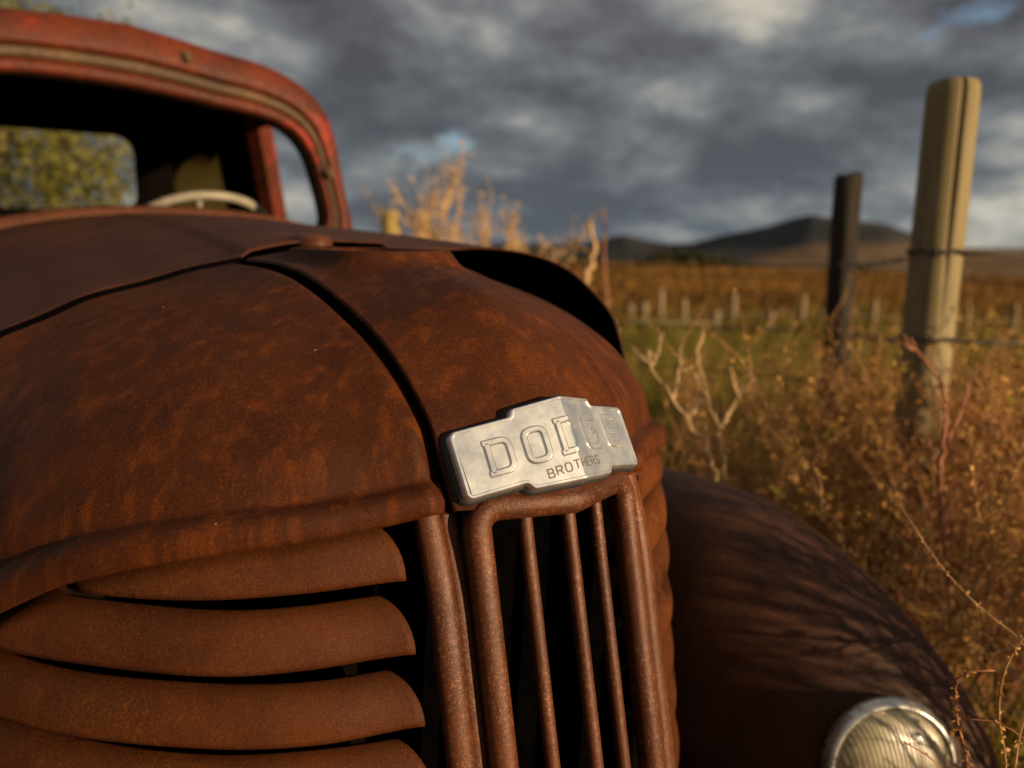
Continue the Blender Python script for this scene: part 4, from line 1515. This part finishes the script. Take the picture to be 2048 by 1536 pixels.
shrub('dead_shrub', 825, 5.4, 1.80, 21, 'tall pale dead shrub with many upright twigs behind the hood', 8, .26, .016, (5, 7), opening=.08, seeds=7)
shrub('dead_shrub', 890, 5.0, 1.58, 25, 'small forked dead shrub at the edge of the raised hood', 2, .35, .015, (2, 3), opening=.15)
shrub('dead_shrub', 745, 5.6, 1.12, 26, 'thin dead shrub beside the windshield post', 4, .4, .013, (3, 4), opening=.25)
shrub('dead_shrub', 1010, 6.0, 1.56, 23, 'low tan dead shrub just above the top of the hood opening', 8, .38, .014, (5, 7), opening=.15, seeds=7)
def stalks(name, label, cat, strands, mat, seed=0):
    """a plant given by its own stems: each strand is (points as bearing column, height row, distance), radius)"""
    rnd = random.Random(seed)
    mb = MB()
    first = None
    for pts, r in strands:
        P3 = [cpt(*p) for p in pts]
        c = spline(P3, 8 * len(P3))
        c = c + np.array([[rnd.gauss(0, r * .35) for _ in range(3)] for _ in c])
        mb.tube(c, np.linspace(r, r * .5, len(c)), 6, cap=True)
        for _ in range(len(c) // 6):        # little side spurs and buds
            i = rnd.randrange(2, len(c) - 2)
            v = np.array([rnd.gauss(0, 1), rnd.gauss(0, 1), abs(rnd.gauss(0, 1))]); v /= np.linalg.norm(v)
            ln = r * rnd.uniform(3, 9)
            mb.tube([c[i], c[i] + v * ln * .6 + np.array([0, 0, ln * .1]), c[i] + v * ln + np.array([0, 0, ln * .4])], [r * .5, r * .4, r * .35], 5)
        if first is None: first = c[0]
    o = mb.build(name, mat, None, True, loc=first)
    tag(o, label, cat)
    return o


def cpt(px, py, dep):
    return CAM + dep * (FW + RT * ((px - 1024) / F_PX) - UP * ((py - 768) / F_PX))


stalks('dead_stalk', 'single pale bent stalk rising in front of the far hill', 'stalk', [([(1200, 960, 3.9), (1186, 700, 3.9), (1174, 560, 3.9), (1190, 500, 3.92), (1180, 440, 3.95)], .024)], M_TWIG, 1)
stalks('dead_stalk', 'single thin dark stalk next to the pale bent one', 'stalk', [([(1225, 960, 4.3), (1216, 700, 4.3), (1211, 540, 4.3), (1208, 415, 4.35)], .011)], M_STEMR, 2)
stalks('dead_branch', 'long bare forked branches leaning just right of the nose', 'branch', [
    ([(1470, 1240, 1.75), (1430, 940, 1.80), (1345, 800, 1.86), (1290, 725, 1.90), (1258, 690, 1.93)], .0075),
    ([(1345, 800, 1.86), (1358, 735, 1.9), (1362, 680, 1.95)], .0055),
    ([(1480, 1200, 1.85), (1435, 860, 1.95), (1405, 770, 2.0), (1396, 700, 2.05), (1410, 655, 2.1)], .0065),
    ([(1435, 860, 1.95), (1465, 815, 1.97), (1484, 770, 2.0)], .0075),
    ([(1375, 840, 1.84), (1400, 800, 1.9), (1392, 745, 1.95)], .0045),
    ([(1300, 738, 1.9), (1318, 700, 1.92), (1316, 655, 1.95)], .004)], M_TWIG, 3)
stalks('dead_stalk', 'reddish stalk leaning up left across the foot of the thick pale post', 'stalk', [
    ([(1905, 1250, 1.75), (1880, 960, 1.78), (1890, 860, 1.8), (1882, 765, 1.82), (1840, 715, 1.84), (1800, 665, 1.86)], .0062),
    ([(1895, 880, 1.8), (1930, 800, 1.8), (1945, 750, 1.82)], .004),
    ([(1900, 1150, 1.76), (1870, 930, 1.8), (1858, 880, 1.82)], .0055)], M_STEMR, 4)


# close twigs in front of the headlight: stem with bead-like seeds
def close_twig(pts, seed, label, mat_st, mats, r=.0016, dens=150, sz=.006, side=2):
    rnd = random.Random(seed)
    root = empty('seed_twig', tuple(pts[0]))
    tag(root, label, 'twig')
    c = spline(pts, 60)
    mb = MB(); mb.tube(c, np.linspace(r * 1.3, r * .6, 60), 6)
    mb.build('stem', mat_st, root)
    mb = MB()
    for _ in range(int(dens * 1.9)):
        t_ = rnd.uniform(.25, 1); i = int(t_ * 58)
        v = np.array([rnd.gauss(0, 1), rnd.gauss(0, 1), rnd.gauss(0, 1)]); v /= np.linalg.norm(v)
        s_ = sz * rnd.uniform(.6, 1.4)
        mb.leaf(c[i] + v * r, v, np.array([rnd.gauss(0, 1), rnd.gauss(0, 1), rnd.gauss(0, 1)]), s_, s_ * .7, rnd.randrange(len(mats)))
    o = mb.build('seeds', mats, root, False); o['kind'] = 'stuff'


def cpt(px, py, dep):
    return CAM + dep * (FW + RT * ((px - 1024) / F_PX) - UP * ((py - 768) / F_PX))


g1 = cpt(1945, 1700, 1.0); g1[2] = 0
close_twig([g1, cpt(1935, 1536, .99), cpt(1915, 1440, .98), cpt(1912, 1370, .97), cpt(1930, 1346, .965), cpt(1990, 1341, .96)], 1, 'dark seed twig bent over at the top beside the headlight', M_STEMR, [M_SEEDR, M_SEEDR, M_STEMR], .0016, 150)
g2 = cpt(2010, 1700, 1.0); g2[2] = 0
close_twig([g2, cpt(2012, 1536, 1.0), cpt(1998, 1430, 1.0), cpt(2010, 1340, .99), cpt(2040, 1285, .985), cpt(2075, 1240, .98)], 2, 'pale pink seed twig arching out of the right edge', M_STEM, [M_SEED, M_STEM, M_SEED], .0015, 110, .0065)
close_twig([g2 + np.array([.03, 0, 0]), cpt(2062, 1536, 1.05), cpt(2085, 1330, 1.06), cpt(2040, 1278, 1.06), cpt(1960, 1215, 1.07), cpt(1880, 1130, 1.09), cpt(1800, 1010, 1.1)], 3, 'long fine stalk slanting up left across the thicket', M_STEM, [M_SEED, M_STEM], .0013, 60, .005)
g4 = cpt(2100, 1700, .95); g4[2] = 0
close_twig([g4, cpt(2065, 1500, .97), cpt(1990, 1445, .98), cpt(1930, 1438, .985)], 4, 'thin dark twig reaching left over the fender', M_STEMR, [M_SEEDR], .0012, 40, .005)
close_twig([g1 - np.array([.02, .03, 0]), cpt(1888, 1580, .97), cpt(1875, 1530, .96), cpt(1845, 1505, .955), cpt(1808, 1484, .95)], 5, 'short dark twig lying across the headlight lens', M_STEMR, [M_SEEDR], .0014, 46, .004)
close_twig([g4 + np.array([-.05, .02, 0]), cpt(2030, 1536, 1.0), cpt(2045, 1450, 1.0), cpt(2075, 1380, 1.0)], 6, 'bright tan twig at the lower right edge', M_STEM, [M_SEED, M_STEM], .0016, 60, .006)


# ------------------------------------------------------------------ trees
def tree(px, dep, h, crown_r, crown_z, nleaf, leaf, mat, name, label, group=None, seed=0, clumps=40, trunk_r=.13):
    rnd = random.Random(seed)
    nr_ = np.random.default_rng(seed + 100)
    p = at(px, dep); p[2] = ground_z(p[0], p[1])
    root = empty(name, tuple(p)); tag(root, label, 'tree', group)
    mb = MB()
    cz = p + np.array([0, 0, crown_z])
    mb.tube([p - np.array([0, 0, .1]), p + np.array([.05, .02, h * .25]), cz * .6 + p * .4 + np.array([.1, 0, 0]), cz + np.array([0, 0, h * .2])], [trunk_r * 1.2, trunk_r, trunk_r * .7, trunk_r * .2], 9)
    cl = []
    for i in range(clumps):
        v = nr_.normal(size=3); v /= np.linalg.norm(v)
        q_ = cz + v * np.array([crown_r, crown_r, (h - crown_z)]) * nr_.uniform(.45, 1.0) ** .6
        if q_[2] < p[2] + .15: q_[2] = p[2] + .15 + abs(nr_.normal()) * .3
        cl.append(q_)
        if i % 2 == 0:
            st_ = p + (cz - p) * nr_.uniform(.35, .95)
            mid = (st_ + q_) / 2 + np.array([0, 0, .12 * crown_r])
            mb.tube([st_, mid, q_], [trunk_r * .35, trunk_r * .2, trunk_r * .06], 5)
    mb.build('trunk', M_BARK, root)
    per = nleaf // clumps
    cr_ = crown_r * .34
    allv, allf = [], []
    for q_ in cl:
        c = q_ + nr_.normal(size=(per, 3)) * cr_ * np.array([.62, .62, .5])
        d = nr_.normal(size=(per, 3)); d /= np.linalg.norm(d, axis=1, keepdims=True)
        e = np.cross(d, nr_.normal(size=(per, 3))); e /= np.linalg.norm(e, axis=1, keepdims=True)
        s_ = leaf * nr_.uniform(.6, 1.3, (per, 1))
        q4 = np.stack([c - d * s_, c + e * s_ * .5, c + d * s_, c - e * s_ * .5], 1).reshape(-1, 3)
        b_ = sum(len(a_) for a_ in allv)
        allv.append(q4)
        allf += [(b_ + 4 * i, b_ + 4 * i + 1, b_ + 4 * i + 2, b_ + 4 * i + 3) for i in range(per)]
    make('crown', np.concatenate(allv), allf, mat, root, False)
    return root


tree(-30, 11.0, 4.9, 2.0, 2.4, 26000, .055, M_TREE, 'leafy_tree', 'yellow green leafy tree behind the cab, seen through its rear window', None, 3, 60)
for i, (px, dep, h, r_) in enumerate(((1318, 158, 6.4, 3.6), (1350, 164, 5.8, 3.6), (1385, 160, 7.6, 2.8), (1412, 165, 6.4, 3.6), (1440, 163, 5.8, 3.4), (1468, 168, 5.2, 2.8), (1705, 160, 5.0, 3.0), (1130, 165, 6.0, 4.0), (1065, 160, 6.2, 4.2))):
    tree(px, dep, h, r_, h * .5, 1500, .5, M_DTREE, 'distant_tree', 'small dark tree in the row beyond the far edge of the field', 'trees beyond the far field edge', 20 + i, 16, .25)


# low brush out in the field and grass: nobody could count it
def blades(name, npt, rmin, rmax, hmin, hmax, wd, mat, label, pxr=(700, 2500), clump=1, pw=1.0):
    per = npt
    nr_ = np.random.default_rng(len(name))
    dep = rmin * (rmax / rmin) ** (nr_.uniform(size=per) ** pw)
    px = nr_.uniform(pxr[0], pxr[1], per)
    h3 = np.array([math.sin(PHI), math.cos(PHI), 0.0])
    c = CAM[None] + dep[:, None] * (h3[None] + RT[None] * ((px - 1024) / F_PX)[:, None])
    c = np.repeat(c, clump, axis=0); dep = np.repeat(dep, clump)
    c[:, :2] += nr_.normal(size=(len(c), 2)) * 0.05 * (1 + dep[:, None] * .05)
    keep = ~((np.abs(c[:, 0]) < .95) & (c[:, 1] > -.3) & (c[:, 1] < 3.3))
    c, dep = c[keep], dep[keep]
    c[:, 2] = ground_z(c[:, 0], c[:, 1]) - .01
    n_ = len(c)
    a = nr_.uniform(0, 6.28, n_)
    e = np.stack([np.cos(a), np.sin(a), np.zeros(n_)], -1)
    hh = nr_.uniform(hmin, hmax, n_)[:, None]
    ln = nr_.normal(size=(n_, 3)) * .28; ln[:, 2] = 0
    wv_ = (wd * (1 + dep * .06))[:, None]
    m1 = c + np.array([0, 0, 1.0]) * hh * .55 + ln * hh * .4
    tp = c + np.array([0, 0, 1.0]) * hh + ln * hh * 1.2
    V_ = np.stack([c - e * wv_, c + e * wv_, m1 + e * wv_ * .7, m1 - e * wv_ * .7, tp], 1).reshape(-1, 3)
    fs_ = []
    for i in range(n_):
        b_ = i * 5
        fs_.append((b_, b_ + 1, b_ + 2, b_ + 3)); fs_.append((b_ + 3, b_ + 2, b_ + 4))
    o = make(name, V_, fs_, mat, None, False)
    tag(o, label, kind='stuff')


blades('dry_grass', 9000, 1.6, 16, .12, .42, .0035, M_GRASS, 'dry grass covering the ground beside the truck', clump=4, pw=.9)
blades('golden_brush', 5000, 12, 70, .15, .45, .012, M_BRUSH, 'low golden brush covering the far field', pxr=(1000, 2300), clump=4, pw=.7)
